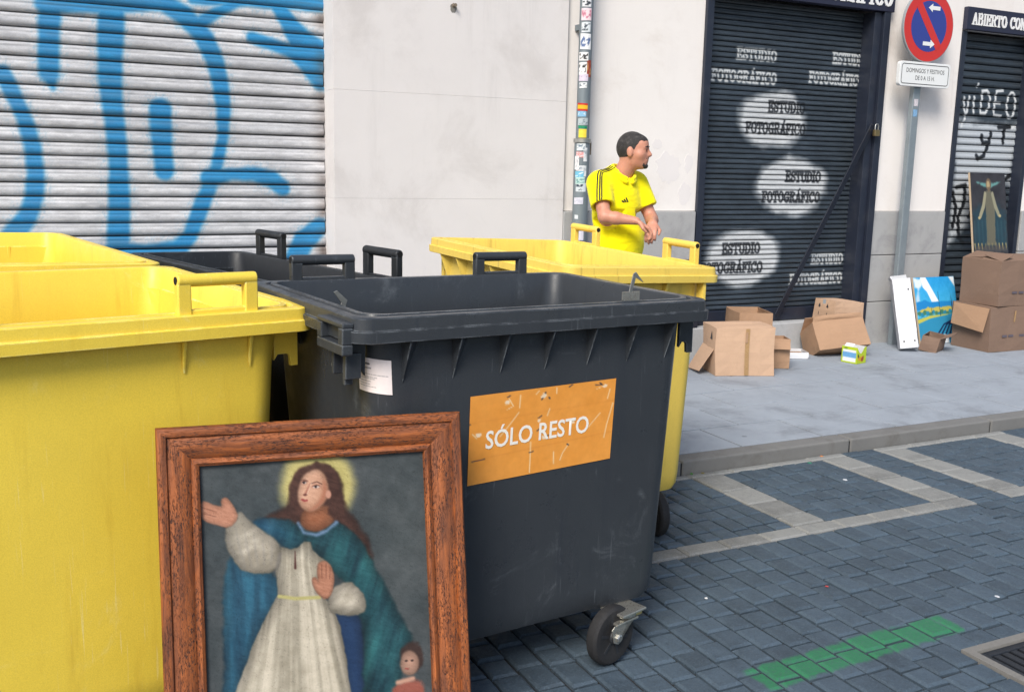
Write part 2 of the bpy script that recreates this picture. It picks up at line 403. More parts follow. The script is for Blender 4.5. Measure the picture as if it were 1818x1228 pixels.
for k, (a, b_) in enumerate(bays):
    left = k > 0 and k < 8
    columns(a, a + 0.2, YN1, YF0, 0.2, (0.2,), True)
    if not left: columns(b_ - 0.2, b_, YN1, YF0, 0.2, (0.2,), True)
    columns(a + 0.2, b_ - 0.2, YN1, YF0, 0.1)
    r = b_ - (0.2 if left else 0)
    rowx(a, r, YN0, YN1, 0.22); rowx(a, r, YF0, YF1, 0.28)
    if k == 0 or k >= 8: columns(b_, b_ + 0.25, YN0, YF1, 0.125)
def vis_key(p):
    x, y = p[0], p[1]
    c = Vector((x, y, -1.6)); f = RF.dot(c)
    if f < 0.3: return 1e9
    u = 909 + 1767 * RX.dot(c) / f; v = 614 + 1767 * RD.dot(c) / f
    if u < 830 or u > 1830 or v > 1245: return 1e9
    if u < 1165 and v < 1060: return 1e9
    if u < 1165 and v < 1150 - (u - 830) * .28: return 1e9
    return f
order = sorted(range(len(pav)), key=lambda i: vis_key(pav[i]))
single = set(i for i in order[:300] if vis_key(pav[i]) < 1e8)
cache = {}; bigv = {False: ([], []), True: ([], [])}
for i, (x, y, w, l, wh) in enumerate(pav):
    dz = rs.uniform(-.0035, .0015) * (0.4 if wh else 1); rz = rs.uniform(-.012, .012) * (0.3 if wh else 1); tx = rs.uniform(-.008, .008); ty = rs.uniform(-.008, .008)
    if wh: tx *= .2; ty *= .2
    if i in single:
        key = (round(w, 3), round(l, 3), wh, i % 4)
        if key not in cache:
            vs, fs = paver_shape(w, l, hash(key) % 1000); me = bpy.data.meshes.new('paver'); me.from_pydata(vs, [], fs); me.materials.append(M_white if wh else M_pav); cache[key] = me
        o = bpy.data.objects.new('pale_paver' if wh else 'paver', cache[key]); COL.objects.link(o); o.parent = road
        o.location = (x, y, dz); o.rotation_euler = (tx, ty, rz)
    else:
        vs, fs = paver_shape(w, l, i); V, F = bigv[wh]; off = len(V)
        c, s = math.cos(rz), math.sin(rz)
        V += [(x + a * c - b_ * s, y + a * s + b_ * c, z + dz + tx * b_ - ty * a) for a, b_, z in vs]; F += [tuple(q + off for q in f) for f in fs]
for wh, nm in ((False, 'paver_field'), (True, 'pale_paver_field')):
    o = MB(); o.v, o.f = bigv[wh]; o = o.build(nm, M_white if wh else M_pav, road, fixn=False); o['kind'] = 'stuff'

# kerb and sidewalk
sidewalk = structure(MB().box((-9, 4.2, -0.05), (16, 7.2, KZ - 0.016)).build('sidewalk', M_base))
kx = -8.9
while kx < 15:
    L = 1.2; x0 = kx; x1 = kx + L
    MB().box((x0 + .004, 4.192, -0.04), (x1 - .004, 4.312, KZ)).build('kerb_stone', M_mortar, sidewalk, bev=0.012, seg=3); kx += L
row = 0; y = 4.316
while y < 6.9:
    x = -6.0 + (row % 2) * 0.3
    while x < 13:
        dz = random.uniform(-.0015, .001)
        MB().box((x + .006, y + .006, 0), (x + .594, y + .394, KZ - .002 + dz)).build('slab', M_slab, sidewalk, bev=0.002, seg=1); x += 0.6
    y += 0.4; row += 1

# drain grate with its concrete surround
M_iron = pmat('cast iron', S(52, 56, 62), 0.25, 30, 0.5, 0.35, 140, metal=0.6)
M_conc = pmat('rough concrete', S(122, 120, 116), 0.2, 40, 0.95, 0.8, 120)
gr = empty('drain_grate', (3.09, 1.89, 0), 'dark iron drain grate with parallel slots set in the paving', 'drain grate')
b0 = 0.034
g = MB()
for lo, hi in (((GX0, GY0, -.03), (GX0 + b0, GY1, .004)), ((GX1 - b0, GY0, -.03), (GX1, GY1, .004)), ((GX0 + b0, GY1 - b0, -.03), (GX1 - b0, GY1, .004)), ((GX0 + b0, GY0, -.03), (GX1 - b0, GY0 + b0, .004))): g.box(lo, hi)
g.build('concrete_surround', M_conc, gr)
g = MB(); fx0, fx1, fy0, fy1 = GX0 + b0 + .002, GX1 - b0 - .002, GY0 + b0 + .002, GY1 - b0 - .002
g.box((fx0, fy0, -.03), (fx0 + .03, fy1, -.004)); g.box((fx1 - .03, fy0, -.03), (fx1, fy1, -.004)); g.box((fx0 + .03, fy0, -.03), (fx1 - .03, fy0 + .03, -.004)); g.box((fx0 + .03, fy1 - .03, -.03), (fx1 - .03, fy1, -.004))
g.build('grate_frame', M_iron, gr, bev=.003)
nb = 10; pw = (fx1 - fx0 - .06) / nb
for k in range(nb): MB().box((fx0 + .03 + (k + .28) * pw, fy0 + .031, -.028), (fx0 + .03 + (k + .99) * pw, fy1 - .031, -.005)).build('bar', M_iron, gr, bev=.003)
M_dark = pmat('painted void shade', S(10, 10, 11), 0.1, 5, 0.9, 0)  # near-black colour stands in for the shade inside hollows and gaps
MB().box((fx0 + .002, fy0 + .002, -.046), (fx1 - .002, fy1 - .002, -.04)).build('pit', M_dark, gr)

# ------------------------------------------------------------------ building
M_wallA = pmat('pale render panel', S(218, 214, 213), 0.05, 3.5, 0.85, 0.45, 220, dirt=S(184, 178, 175), dirt_amt=0.4, dscale=1.6, kind='Position', streak=S(172, 168, 167))
M_wallB = pmat('white painted wall', S(232, 227, 223), 0.04, 3.0, 0.8, 0.45, 90, dirt=S(206, 196, 188), dirt_amt=0.45, dscale=1.6, kind='Position', streak=S(168, 158, 150))
M_gran = pmat('granite base', S(165, 165, 165), 0.16, 120, 0.7, 0.5, 140, dirt=S(120, 120, 124), dirt_amt=0.55, dscale=3, kind='Position')
M_edge = pmat('reveal render', S(192, 190, 193), 0.05, 3, 0.85, 0.2, 150, kind='Position')
bld = empty('building', (3.0, YW, 0), 'pale rendered street front with three roller shutters and a granite base', 'building')
def wallbox(name, x0, x1, y0, y1, z0, z1, m, bev=0): return MB().box((x0, y0, z0), (x1, y1, z1)).build(name, m, bld, bev=bev)
TOP = 5.2
# the panel between the blue-painted shutter and the drainpipe: large render slabs with fine joints
zs = [0.04, 0.645, 1.365, 2.085, 2.805, 3.6, TOP]
for a, b_ in zip(zs[:-1], zs[1:]): wallbox('render_panel', 1.925, 3.70, YW, YW + .35, a + .0004, b_ - .0004, M_wallA, bev=.0006)
wallbox('wall', 1.96, 3.70, YW + .012, YW + .36, .04, TOP - .01, M_edge)
wallbox('wall', 3.701, 4.945, YW + .03, YW + .36, 1.278, TOP, M_wallB)
wallbox('wall', 6.86, 7.80, YW + .01, YW + .36, 1.278, TOP, M_wallB)
wallbox('wall', 8.84, 14.0, YW + .01, YW + .36, 1.278, TOP, M_wallB)
wallbox('wall', -8.0, -1.75, YW, YW + .36, .04, TOP, M_wallA)
wallbox('lintel', -1.749, 1.924, YW + .001, YW + .36, 3.35, TOP, M_wallA)
wallbox('lintel', 4.946, 6.859, YW + .031, YW + .36, 3.05, TOP, M_wallB)
wallbox('lintel', 7.801, 8.839, YW + .031, YW + .36, 2.93, TOP, M_wallB)
wallbox('back_wall', -8, 14, YW + .4, YW + .5, 0, TOP, M_edge)
for x0, x1, cuts in ((3.701, 4.93, (4.3,)), (6.86, 7.79, (7.33,)), (8.85, 14, (9.6, 10.4, 11.2, 12.0, 12.8))):
    for ci, (za, zb) in enumerate(((.04, .455), (.455, .881), (.881, 1.277))):
        xs = [x0] + [c for c in cuts if (x1 - x0 > 1.5) or (ci == 9)] + [x1]
        for a, b_ in zip(xs[:-1], xs[1:]):
            MB().box((a + .002, YW - .012, za + .003), (b_ - .002, YW + .34, zb - .003)).build('granite_block', M_gran, bld, bev=.006)
# paint lifting off the wall to the right of the pipe: a shallow skin with a ragged outline
def ragged(cx, cz, rx, rz, seed, n=26):
    q = random.Random(seed); return [(cx + rx * q.uniform(.72, 1.1) * math.cos(2 * math.pi * k / n), cz + rz * q.uniform(.72, 1.1) * math.sin(2 * math.pi * k / n)) for k in range(n)]
M_peel = pmat('flaking paint', S(226, 221, 219), 0.04, 4, 0.85, 0.3, 80, kind='Position')
for cx, cz, rx, rz, sd_ in ((4.66, 1.62, .13, .13, 1), (4.83, 1.42, .07, .09, 2), (4.55, 1.80, .05, .045, 3), (4.86, 1.66, .045, .08, 5)):
    MB().prism(ragged(cx, cz, rx, rz, sd_), lambda a, b_, d: (a, YW + .03 - d, b_), -0.002, .0012).build('paint_flake', M_peel, bld)
# step under the photo-studio shutter
M_step = pmat('step stone', S(172, 174, 176), 0.12, 30, 0.8, 0.4, 120, dirt=S(125, 128, 132), dirt_amt=0.5, dscale=3, kind='Position')
wallbox('door_step', 4.935, 6.855, YW - .015, YW + .3, .04, .312, M_step, bev=.01)
wallbox('door_step', 7.795, 8.845, YW - .01, YW + .3, .04, .20, M_step, bev=.01)

def slat_profile(h, depth):
    """one interlocking slat: hook groove at the foot, broad curved face, small bead"""
    pts = [(0.0, 0.010), (0.05, 0.010), (0.08, -0.2 * depth), (0.16, -0.75 * depth), (0.30, -1.0 * depth), (0.48, -0.98 * depth), (0.60, -0.82 * depth), (0.66, -0.58 * depth), (0.72, -0.66 * depth), (0.82, -0.62 * depth), (0.91, -0.4 * depth), (0.97, 0.0), (1.0, 0.010)]
    return [(a * h, b_) for a, b_ in pts]
def shutter(label, x0, x1, z0, z1, Y, pitch, depth, nx, colfn, mat, jag=0.0):
    sh = empty('roller_shutter', (0, 0, 0), label); sh.parent = bld
    sh.location = Vector(((x0 + x1) / 2, Y, z0)) - Vector(bld.location)
    n = int(round((z1 - z0) / pitch)); prof = slat_profile(pitch, depth); k = len(prof)
    for i in range(n):
        zb = z0 + i * pitch
        rr = random.Random(i * 7 + int(x0 * 10)); yo = rr.uniform(-.002, .002); tl = rr.uniform(-.0015, .0015)
        xa = x0 + rr.uniform(0, jag); xb = x1 - rr.uniform(0, jag)
        X = np.repeat(np.linspace(xa, xb, nx), k); pz = np.tile([p[0] for p in prof], nx); py = np.tile([p[1] for p in prof], nx)
        Z = zb + pz + tl * (X - x0); Yv = Y + py + yo + 0.0015 * np.sin(X * 5 + i)
        idx = np.arange(nx * k).reshape(nx, k)
        F = np.stack([idx[:-1, :-1], idx[1:, :-1], idx[1:, 1:], idx[:-1, 1:]], -1).reshape(-1, 4)
        me = bpy.data.meshes.new('slat'); org = np.array(sh.location) + np.array(bld.location)
        me.from_pydata((np.stack([X, Yv, Z], -1) - org).tolist(), [], F.tolist()); set_cols(me, colfn(X, Z, pz / pitch)); me.materials.append(mat)
        me.polygons.foreach_set('use_smooth', [True] * len(me.polygons))
        o = bpy.data.objects.new('slat', me); COL.objects.link(o); o.parent = sh
    MB().box((x0, Y + .03, z0), (x1, Y + .05, z1)).build('backing', M_dark, sh)
    return sh
M_shutA = attrmat('painted steel shutter', 0.42, 0.2, 90, 0.16, metal=0.0, stretch=(1, 1, 6), spec=0.6)
M_shutB = attrmat('dark steel shutter', 0.38, 0.2, 110, 0.2, metal=0.0, stretch=(1, 1, 6), spec=0.55)
GRAF = [[[[0.242, 2.577], [0.219, 2.307], [0.208, 2.102], [0.225, 2.018]], [0.054, 0.054, 0.052, 0.012]], [[[0.199, 2.507], [0.407, 2.516], [0.651, 2.534], [0.868, 2.565]], [0.043, 0.04, 0.04, 0.03]], [[[0.593, 2.609], [0.571, 2.332], [0.552, 2.099], [0.566, 1.865], [0.578, 1.627], [0.579, 1.385], [0.56, 1.078]], [0.068, 0.068, 0.066, 0.055, 0.052, 0.055, 0.061]], [[[0.651, 2.546], [0.88, 2.566], [1.018, 2.501], [1.133, 2.385], [1.201, 2.233], [1.231, 2.077], [1.245, 1.93], [1.233, 1.743], [1.193, 1.566], [1.133, 1.427], [1.073, 1.275], [0.999, 1.098], [0.929, 1.022]], [0.043, 0.043, 0.052, 0.055, 0.052, 0.046, 0.038, 0.032, 0.035, 0.043, 0.046, 0.044, 0.055]], [[[0.849, 1.918], [0.848, 1.755], [0.857, 1.523]], [0.06, 0.06, 0.052]], [[[-0.045, 2.087], [0.01, 1.955], [0.059, 1.821], [0.092, 1.661], [0.102, 1.498], [0.086, 1.357], [0.04, 1.227], [-0.057, 1.109]], [0.037, 0.043, 0.043, 0.043, 0.044, 0.046, 0.049, 0.055]], [[[0.892, 2.59], [1.018, 2.513], [1.122, 2.415]], [0.043, 0.049, 0.049]], [[[1.099, 2.454], [1.21, 2.535], [1.359, 2.62], [1.497, 2.668]], [0.043, 0.03, 0.03, 0.037]], [[[1.069, 2.606], [1.434, 2.632], [1.95, 2.665]], [0.024, 0.037, 0.055]], [[[1.598, 2.64], [1.673, 2.536], [1.761, 2.407], [1.919, 2.304]], [0.043, 0.049, 0.073, 0.085]], [[[1.441, 2.402], [1.579, 2.363], [1.721, 2.323], [1.811, 2.247], [1.903, 2.138]], [0.034, 0.037, 0.043, 0.055, 0.049]], [[[1.135, 1.484], [1.279, 1.511], [1.432, 1.514], [1.548, 1.483], [1.619, 1.426]], [0.052, 0.038, 0.043, 0.049, 0.05]], [[[0.526, 1.029], [0.724, 1.013], [0.929, 1.029]], [0.043, 0.03, 0.043]], [[[1.877, 1.155], [1.766, 1.062], [1.71, 0.956]], [0.055, 0.067, 0.067]]]
def colA(X, Z, q):
    n = fnoise(X, Z * 3, 3.0, 11); n2 = fnoise(X * 4, Z * 30, 4.0, 21); c = np.empty(X.shape + (3,)); base = 188 + 34 * (n - .5) + 52 * (n2 - .5)
    c[:] = np.stack([base, base + 1, base + 5], -1)
    wob = (fnoise(X, Z, 9, 31) - .5) * .02
    dd = None
    for P, w in GRAF:
        d = line_d(X, Z, P, [a_ * 1.12 for a_ in w]) + wob; dd = d if dd is None else np.minimum(dd, d)
    n3 = fnoise(X * 2, Z * 2, 6, 71); blue = np.stack([14 + 26 * n2, 96 + 34 * n2 + 14 * n3, 150 + 34 * n2 + 14 * n3], -1)
    ov = np.clip(1 - dd / .09, 0, 1) ** 2 * np.clip(fnoise(X, Z, 130, 73, 2) * 3 - 1.5, 0, 1) * .55
    f = np.maximum(np.clip(0.5 - dd / .03, 0, 1) * (.80 + .3 * n2), ov)[:, None]; f = np.clip(f * (1 - .5 * np.clip((.16 - q) / .1, 0, 1)[:, None]), 0, 1); c = c * (1 - f) + blue * f
    # rust and grime where the slats run in the side guide, and faint old tags
    e = np.clip((X - 1.80) / .10, 0, 1) ** 2 * np.clip(fnoise(X * .3, Z, 7, 41) * 2.4 - .75, 0, 1)
    c = c * (1 - .75 * e[:, None]) + np.array([60, 46, 38]) * (.75 * e[:, None])
    t = np.clip(fnoise(X, Z, 26, 51) * 3 - 1.9, 0, 1) * np.clip(1 - np.abs(X - 1.55) / .3, 0, 1) * np.clip(1 - np.abs(Z - 1.62) / .2, 0, 1)
    c = c * (1 - .5 * t[:, None]) + np.array([70, 80, 105]) * (.5 * t[:, None])
    s = np.clip(fnoise(X * .7, Z * 40, 2.0, 61) * 2.6 - 1.3, 0, 1)[:, None] * .35
    c = c * (1 - s) + np.array([86, 90, 100]) * s
    g = np.clip((q - .94) / .06, 0, 1)[:, None] * .5 + np.clip((.07 - q) / .07, 0, 1)[:, None] * .8   # darker towards the hook joint
    return c * (1 - g) + np.array([28, 30, 36]) * g
shA = shutter('light grey roller shutter sprayed with large blue graffiti letters', -1.6, 1.935, .10, 3.45, 6.90, 0.0838, 0.016, 560, colA, M_shutA, jag=0.02)

BLOBS = [((5.784, 2.039), .34, .215), ((6.032, 1.48), .37, .235), ((5.555, .87), .35, .24)]
STEN = [('E', 1, 5.562, 2.555, .411), ('F', 1, 5.446, 2.372, .670), ('E', 1, 6.587, 2.585, .391), ('F', 1, 6.445, 2.410, .612), ('E', 0, 5.918, 2.148, .399), ('F', 0, 5.814, 1.966, .641), ('E', 0, 6.153, 1.569, .394), ('F', 0, 6.033, 1.393, .644), ('E', 0, 5.523, .956, .400), ('F', 0, 5.431, .793, .661), ('E', 1, 6.498, .849, .367), ('F', 1, 6.385, .673, .610)]
STS = []
for kd, wh, cx, cz, w in STEN: STS.append((wh, cx, cz, w, text_strokes('ESTUDIO' if kd == 'E' else 'FOTOGRÁFICO', cx, cz - .042, w, .084)))
def colB(X, Z, q):
    n = fnoise(X, Z * 2, 5, 12); n2 = fnoise(X * 3, Z * 30, 4, 22)
    base = 60 + 20 * (n - .5) + 26 * (n2 - .5); c = np.stack([base * .86, base * 1.0, base * 1.14], -1)
    for (cx, cz), rx, rz in BLOBS:
        d = ell_d(X, Z, (cx, cz), rx, rz) + (fnoise(X, Z, 5, 33) - .5) * .10
        f = np.clip(.7 - d / .06, 0, 1) * (.78 + .26 * n2); f = np.clip(f, 0, 1)[:, None]; c = c * (1 - f) + np.array([200, 203, 205]) * f
    for wh, cx, cz, w, st in STS:
        msk = (np.abs(X - cx) < w / 2 + .05) & (np.abs(Z - cz) < .10)
        if not msk.any(): continue
        x = X[msk]; z = Z[msk]; d = None
        for p in st:
            e = line_d(x, z, p, .0085); d = e if d is None else np.minimum(d, e)
        halo = np.clip(.35 - d / .05, 0, .35) if wh else 0
        f = np.clip(np.clip(.5 - (d + (n2[msk] - .5) * .012) / .013, 0, 1) * ((.58 if wh else .78) + .4 * n2[msk]) + halo * .4, 0, 1)[:, None]
        c[msk] = c[msk] * (1 - f) + (np.array([205, 208, 208]) if wh else np.array([24, 26, 30])) * f
    g = np.clip((q - .9) / .1, 0, 1)[:, None] * .6 + np.clip((.09 - q) / .09, 0, 1)[:, None] * .8
    return c * (1 - g) + np.array([16, 18, 22]) * g
shB = shutter('dark roller shutter stencilled with the studio name and white paint clouds', 5.01, 6.72, .43, 2.97, 6.80, 0.0425, 0.010, 330, colB, M_shutB)
M_navy = pmat('navy painted steel', S(34, 40, 54), 0.2, 12, 0.4, 0.2, 120, dirt=S(70, 72, 78), dirt_amt=0.3, dscale=5, kind='Position')
sh = shB
MB().box((4.946, YW + .0, .316), (5.012, YW + .2, 2.975)).build('side_guide', M_navy, sh, bev=.004)
MB().box((6.70, YW - .015, .316), (6.78, YW + .2, 2.975)).build('side_guide', M_navy, sh, bev=.004)
MB().box((6.782, YW - .045, .10), (6.855, YW + .2, 2.978)).build('side_post', M_navy, sh, bev=.004)
MB().box((5.014, 6.765, .318), (6.698, 6.80, .43)).build('bottom_bar', M_navy, sh, bev=.006)
M_bar = pmat('dark blue bar', S(27, 32, 44), 0.2, 14, 0.4, 0.15, 100, kind='Position')
pa = Vector((6.735, 6.61, 2.03)); pb = Vector((5.90, 6.725, .37)); dv = (pb - pa).normalized(); nv = Vector((0.1, -1, 0)).normalized(); sv = dv.cross(nv).normalized()
MB().obox((pa + pb) / 2, dv, sv, nv, (pb - pa).length / 2, .028, .006).build('security_bar', M_bar, sh, bev=.003)
M_steel = pmat('bright steel', S(176, 176, 172), 0.12, 30, 0.35, 0.1, 90, metal=0.85)
M_brass = pmat('worn brass', S(150, 132, 96), 0.15, 30, 0.35, 0.1, 90, metal=0.8)
pl = empty('padlock', (6.75, 6.585, 1.93), 'small metal padlock hanging at the end of the diagonal security bar', 'padlock')
MB().box((6.725, 6.572, 1.93), (6.785, 6.602, 1.985)).build('body', M_brass, pl, bev=.006)
MB().tube([(6.737, 6.587, 1.98), (6.737, 6.587, 2.02), (6.745, 6.587, 2.034), (6.765, 6.587, 2.034), (6.773, 6.587, 2.02), (6.773, 6.587, 1.98)], .0055, 8).build('shackle', M_steel, pl, smooth=60)

# third shutter with hand-painted words
VID = [[(8.03, 2.33), (8.045, 2.22), (8.065, 2.17), (8.085, 2.22), (8.10, 2.34)], [(8.17, 2.20), (8.165, 2.34)], [(8.19, 2.44), (8.195, 2.46)],
       [(8.27, 2.40), (8.265, 2.20), (8.33, 2.20), (8.375, 2.25), (8.38, 2.35), (8.33, 2.41), (8.26, 2.40)], [(8.55, 2.42), (8.46, 2.41), (8.45, 2.30), (8.45, 2.19), (8.55, 2.18)], [(8.45, 2.30), (8.53, 2.30)],
       arc(8.68, 2.29, .06, .12, 0, 360, 14), [(8.02, 2.06), (8.06, 2.14)], [(8.72, 2.08), (8.80, 2.10)]]
YY = [[(8.31, 1.99), (8.34, 1.92), (8.41, 1.93)], [(8.44, 2.02), (8.42, 1.90), (8.37, 1.80), (8.30, 1.77), (8.27, 1.80)], [(8.54, 2.075), (8.70, 2.085)], [(8.62, 2.08), (8.62, 1.93)],
      [(8.05, 1.50), (8.16, 1.52), (8.17, 1.36), (8.10, 1.22), (8.14, 1.02), (8.22, .96)], [(8.00, 1.45), (8.06, 1.30), (8.04, 1.12)], [(8.28, 1.53), (8.46, 1.56)], [(8.55, 1.5), (8.78, 1.62)], [(8.25, 1.22), (8.30, 1.30)], [(8.72, 1.45), (8.76, 1.2), (8.73, .95)]]
def colC(X, Z, q):
    n = fnoise(X, Z * 2, 5, 13); n2 = fnoise(X * 3, Z * 30, 4, 23)
    base = 58 + 18 * (n - .5) + 24 * (n2 - .5); c = np.stack([base * .86, base, base * 1.14], -1)
    d = poly_d(X, Z, [(7.98, 2.10), (8.80, 2.13), (8.80, 1.50), (8.72, 1.56), (8.6, 1.4), (8.28, 1.5), (8.25, 1.2), (8.0, .95)]) + (fnoise(X, Z, 7, 34) - .5) * .12
    f = np.clip(.6 - d / .08, 0, 1)[:, None] * .92; c = c * (1 - f) + np.array([186, 192, 198]) * f
    for st, col, w in ((VID, [205, 208, 210], .013), (YY, [26, 28, 32], .02)):
        e = None
        for p in st:
            k = line_d(X, Z, p, w); e = k if e is None else np.minimum(e, k)
        f = np.clip(.5 - (e + (n2 - .5) * .012) / .014, 0, 1)[:, None]; c = c * (1 - f) + np.array(col) * f
    g = np.clip((q - .9) / .1, 0, 1)[:, None] * .6 + np.clip((.09 - q) / .09, 0, 1)[:, None] * .8
    return c * (1 - g) + np.array([16, 18, 22]) * g
shC = shutter('dark roller shutter with hand-painted white and black lettering', 7.86, 8.80, .21, 2.91, 6.79, 0.0675, 0.014, 190, colC, M_shutB)
MB().box((7.805, YW + .0, .204), (7.862, YW + .2, 2.91)).build('side_guide', M_navy, shC, bev=.004)
MB().box((8.79, YW + .0, .204), (8.842, YW + .2, 2.91)).build('side_guide', M_navy, shC, bev=.004)

# left shutter guide
MB().box((-1.749, YW + .17, .05), (-1.60, YW + .3, 3.34)).build('side_guide', M_edge, shA)

# shop signs above the two dark shutters
M_sign = pmat('navy sign board', S(36, 38, 58), 0.12, 20, 0.45, 0.1, 120, kind='Position')
M_lett = pmat('white sign lettering', S(226, 226, 226), 0.05, 30, 0.5, 0.05, 120)
def letters(parent, txt, cx, z0, w, h, Y, wd):
    x = None
    sts = []; tot = sum(SER[c][0] + .08 for c in txt) - .08; k = w / tot; x = cx - w / 2
    for c in txt:
        ws, st = SER[c]
        if st:
            mb = MB(); q = 0
            for p in st:
                for a, b_ in zip(p[:-1], p[1:]):
                    A = Vector((x + a[0] * k, z0 + a[1] * h)); B = Vector((x + b_[0] * k, z0 + b_[1] * h)); d = (B - A)
                    if d.length < 1e-6: continue
                    d.normalize(); nn = Vector((-d.y, d.x)); A -= d * wd * .9; B += d * wd * .9; q += 1; yy = Y - .004 - q * .00025
                    hw = wd * (1.5 if abs(d.y) > .6 else .8)
                    pts = [A + nn * hw, B + nn * hw, B - nn * hw, A - nn * hw]
                    mb.prism([(u.x, u.y) for u in pts], lambda a_, b2, dd: (a_, dd, b2), yy, Y - .0005)
            mb.build('letter', M_lett, parent)
        x += (ws + .08) * k
s1 = empty('shop_sign', (5.9, YW, 3.1), 'navy shop sign with white serif letters over the stencilled shutter', 'shop sign', 'navy shop signs')
MB().box((4.93, YW - .05, 2.98), (6.885, YW + .028, 3.36)).build('board', M_sign, s1, bev=.004)
letters(s1, 'ESTUDIO FOTOGRÁFICO', 5.915, 3.03, 1.87, .155, YW - .05, .0095)
s2 = empty('shop_sign', (8.3, YW, 3.0), 'navy shop sign with white serif letters above the right-hand shutter', 'shop sign', 'navy shop signs')
MB().box((7.795, YW - .04, 2.915), (9.10, YW + .008, 3.112)).build('board', M_sign, s2, bev=.004)
letters(s2, 'ABIERTO CON', 8.215, 2.963, .71, .094, YW - .04, .0065)

# anchor bolt left in the wall, with its stain
anc = empty('wall_anchor', (2.785, YW, 2.685), 'old bolt anchor stub high on the pale wall panel', 'wall anchor')
M_rust = pmat('stained metal', S(128, 116, 102), 0.3, 60, 0.7, 0.3, 120, metal=0.3)
MB().lathe((2.785, YW + .003, 2.69), (0, -1, 0), [(.016, 0), (.016, .006), (.008, .008), (.008, .03), (.012, .031), (.012, .04)], 12).build('bolt', M_rust, anc, smooth=40)
MB().prism(ragged(2.785, 2.675, .028, .035, 9, 16), lambda a, b_, d: (a, YW - d, b_), -.002, .002).build('mortar_patch', M_conc, anc)

# ------------------------------------------------------------------ drainpipe with stickers
M_pipe = pmat('galvanised drainpipe', S(122, 132, 138), 0.14, 9, 0.5, 0.2, 120, metal=0.25, dirt=S(84, 92, 100), dirt_amt=0.5, dscale=6, stretch=(1, 1, .4))
PX, PY = 3.80, 6.585
dp = empty('drainpipe', (PX, PY, KZ), 'grey metal drainpipe covered in small stickers beside the white wall', 'drainpipe')
MB().lathe((PX, PY, KZ), (0, 0, 1), [(.058, 0), (.058, 1.72)], 24).build('lower_pipe', M_pipe, dp, smooth=40)
MB().lathe((PX, PY, 1.80), (0, 0, 1), [(.050, 0), (.050, 3.3)], 24).build('upper_pipe', M_pipe, dp, smooth=40)
MB().lathe((PX, PY, 1.785), (0, 0, 1), [(.060, 0), (.066, .004), (.066, .03), (.052, .036)], 24).build('collar', M_steel, dp, smooth=40)
MB().box((PX + .05, PY - .012, 1.70), (PX + .075, PY + .03, 1.80)).build('clamp', M_rust, dp, bev=.004)
MB().box((PX - .03, PY + .04, 2.60), (PX + .03, YW + .028, 2.64)).build('bracket', M_pipe, dp)
MB().box((PX - .03, PY + .05, 1.05), (PX + .03, YW + .028, 1.09)).build('bracket', M_pipe, dp)
stk = [(0, 2.778, .07, .05, (214, 216, 220), (60, 66, 74)), (.0, 2.70, .08, .085, (226, 206, 212), (190, 120, 140)), (-.0, 2.61, .07, .07, (210, 216, 220), (70, 80, 90)), (.0, 2.51, .085, .11, (226, 228, 230), (90, 110, 150)),
       (-.015, 2.405, .075, .06, (222, 222, 222), (30, 30, 34)), (-.02, 2.32, .065, .085, (228, 228, 228), (24, 24, 26)), (.045, 2.32, .04, .12, (150, 66, 52), (196, 150, 90)), (-.01, 2.255, .075, .05, (205, 196, 212), (170, 160, 180)),
       (-.01, 2.20, .06, .04, (216, 220, 222), (110, 118, 128)), (-.01, 2.045, .085, .055, (226, 178, 40), (190, 50, 40)), (-.015, 1.995, .07, .04, (130, 176, 206), (200, 214, 222)), (.0, 1.94, .08, .05, (170, 182, 186), (120, 130, 140)), (.0, 1.90, .07, .02, (40, 140, 100), (30, 110, 80)),
       (.0, 1.855, .062, .062, (226, 204, 70), (200, 170, 50)), (-.01, 1.755, .07, .05, (206, 212, 214), (90, 110, 130)), (-.02, 1.70, .06, .04, (212, 150, 150), (230, 226, 226)), (.035, 1.70, .03, .10, (214, 216, 218), (150, 158, 166)), (-.05, 1.64, .04, .10, (222, 222, 222), (180, 180, 186)),
       (-.01, 1.60, .07, .04, (208, 212, 216), (150, 158, 168)), (-.02, 1.555, .07, .045, (110, 178, 206), (220, 230, 234)), (-.01, 1.51, .075, .05, (178, 206, 200), (110, 150, 150)), (.03, 1.58, .03, .08, (210, 214, 216), (160, 166, 172)), (.0, 1.46, .08, .065, (196, 204, 208), (60, 72, 84)), (-.02, 1.36, .075, .05, (206, 206, 216), (190, 190, 204)),
       (-.035, 1.24, .03, .03, (204, 210, 214), (204, 210, 214)), (-.04, 1.175, .03, .035, (206, 212, 216), (206, 212, 216)), (-.01, 1.10, .085, .07, (208, 206, 218), (196, 196, 208))]
M_stick = attrmat('printed sticker', 0.45, 0.05, 60, 0.08)
va = math.atan2(-PY, -PX)       # faces the street
for k, (du, z, w, h, c1, c2) in enumerate(stk):
    R = (.0515 if z > 1.82 else .0595) + .0004 * (k % 3); a0 = va + du / R * .8
    def fn(u, v, a0=a0, w=w, h=h, z=z, R=R):
        a = a0 + (u - .5) * w / R; tz = .05 * (k % 3 - 1)
        return np.stack([PX + R * np.cos(a), PY + R * np.sin(a), z + (v - .5) * h + tz * (u - .5) * w], -1)
    def cf(u, v, c1=c1, c2=c2, k=k):
        c = np.tile(np.array(c1, float), (len(u), 1))
        if k == 9: m_ = (np.abs(v - .5) > .25)
        elif k in (13, 24, 25): m_ = np.zeros(len(u), bool)
        else: m_ = (fnoise(u * 1.5, v * 1.5, 3.0, 100 + k) > .56) & (np.abs(u - .5) < .42) & (np.abs(v - .5) < .4)
        c[m_] = c2; return c
    sheet('sticker', fn, 13, 11, cf, M_stick, dp)

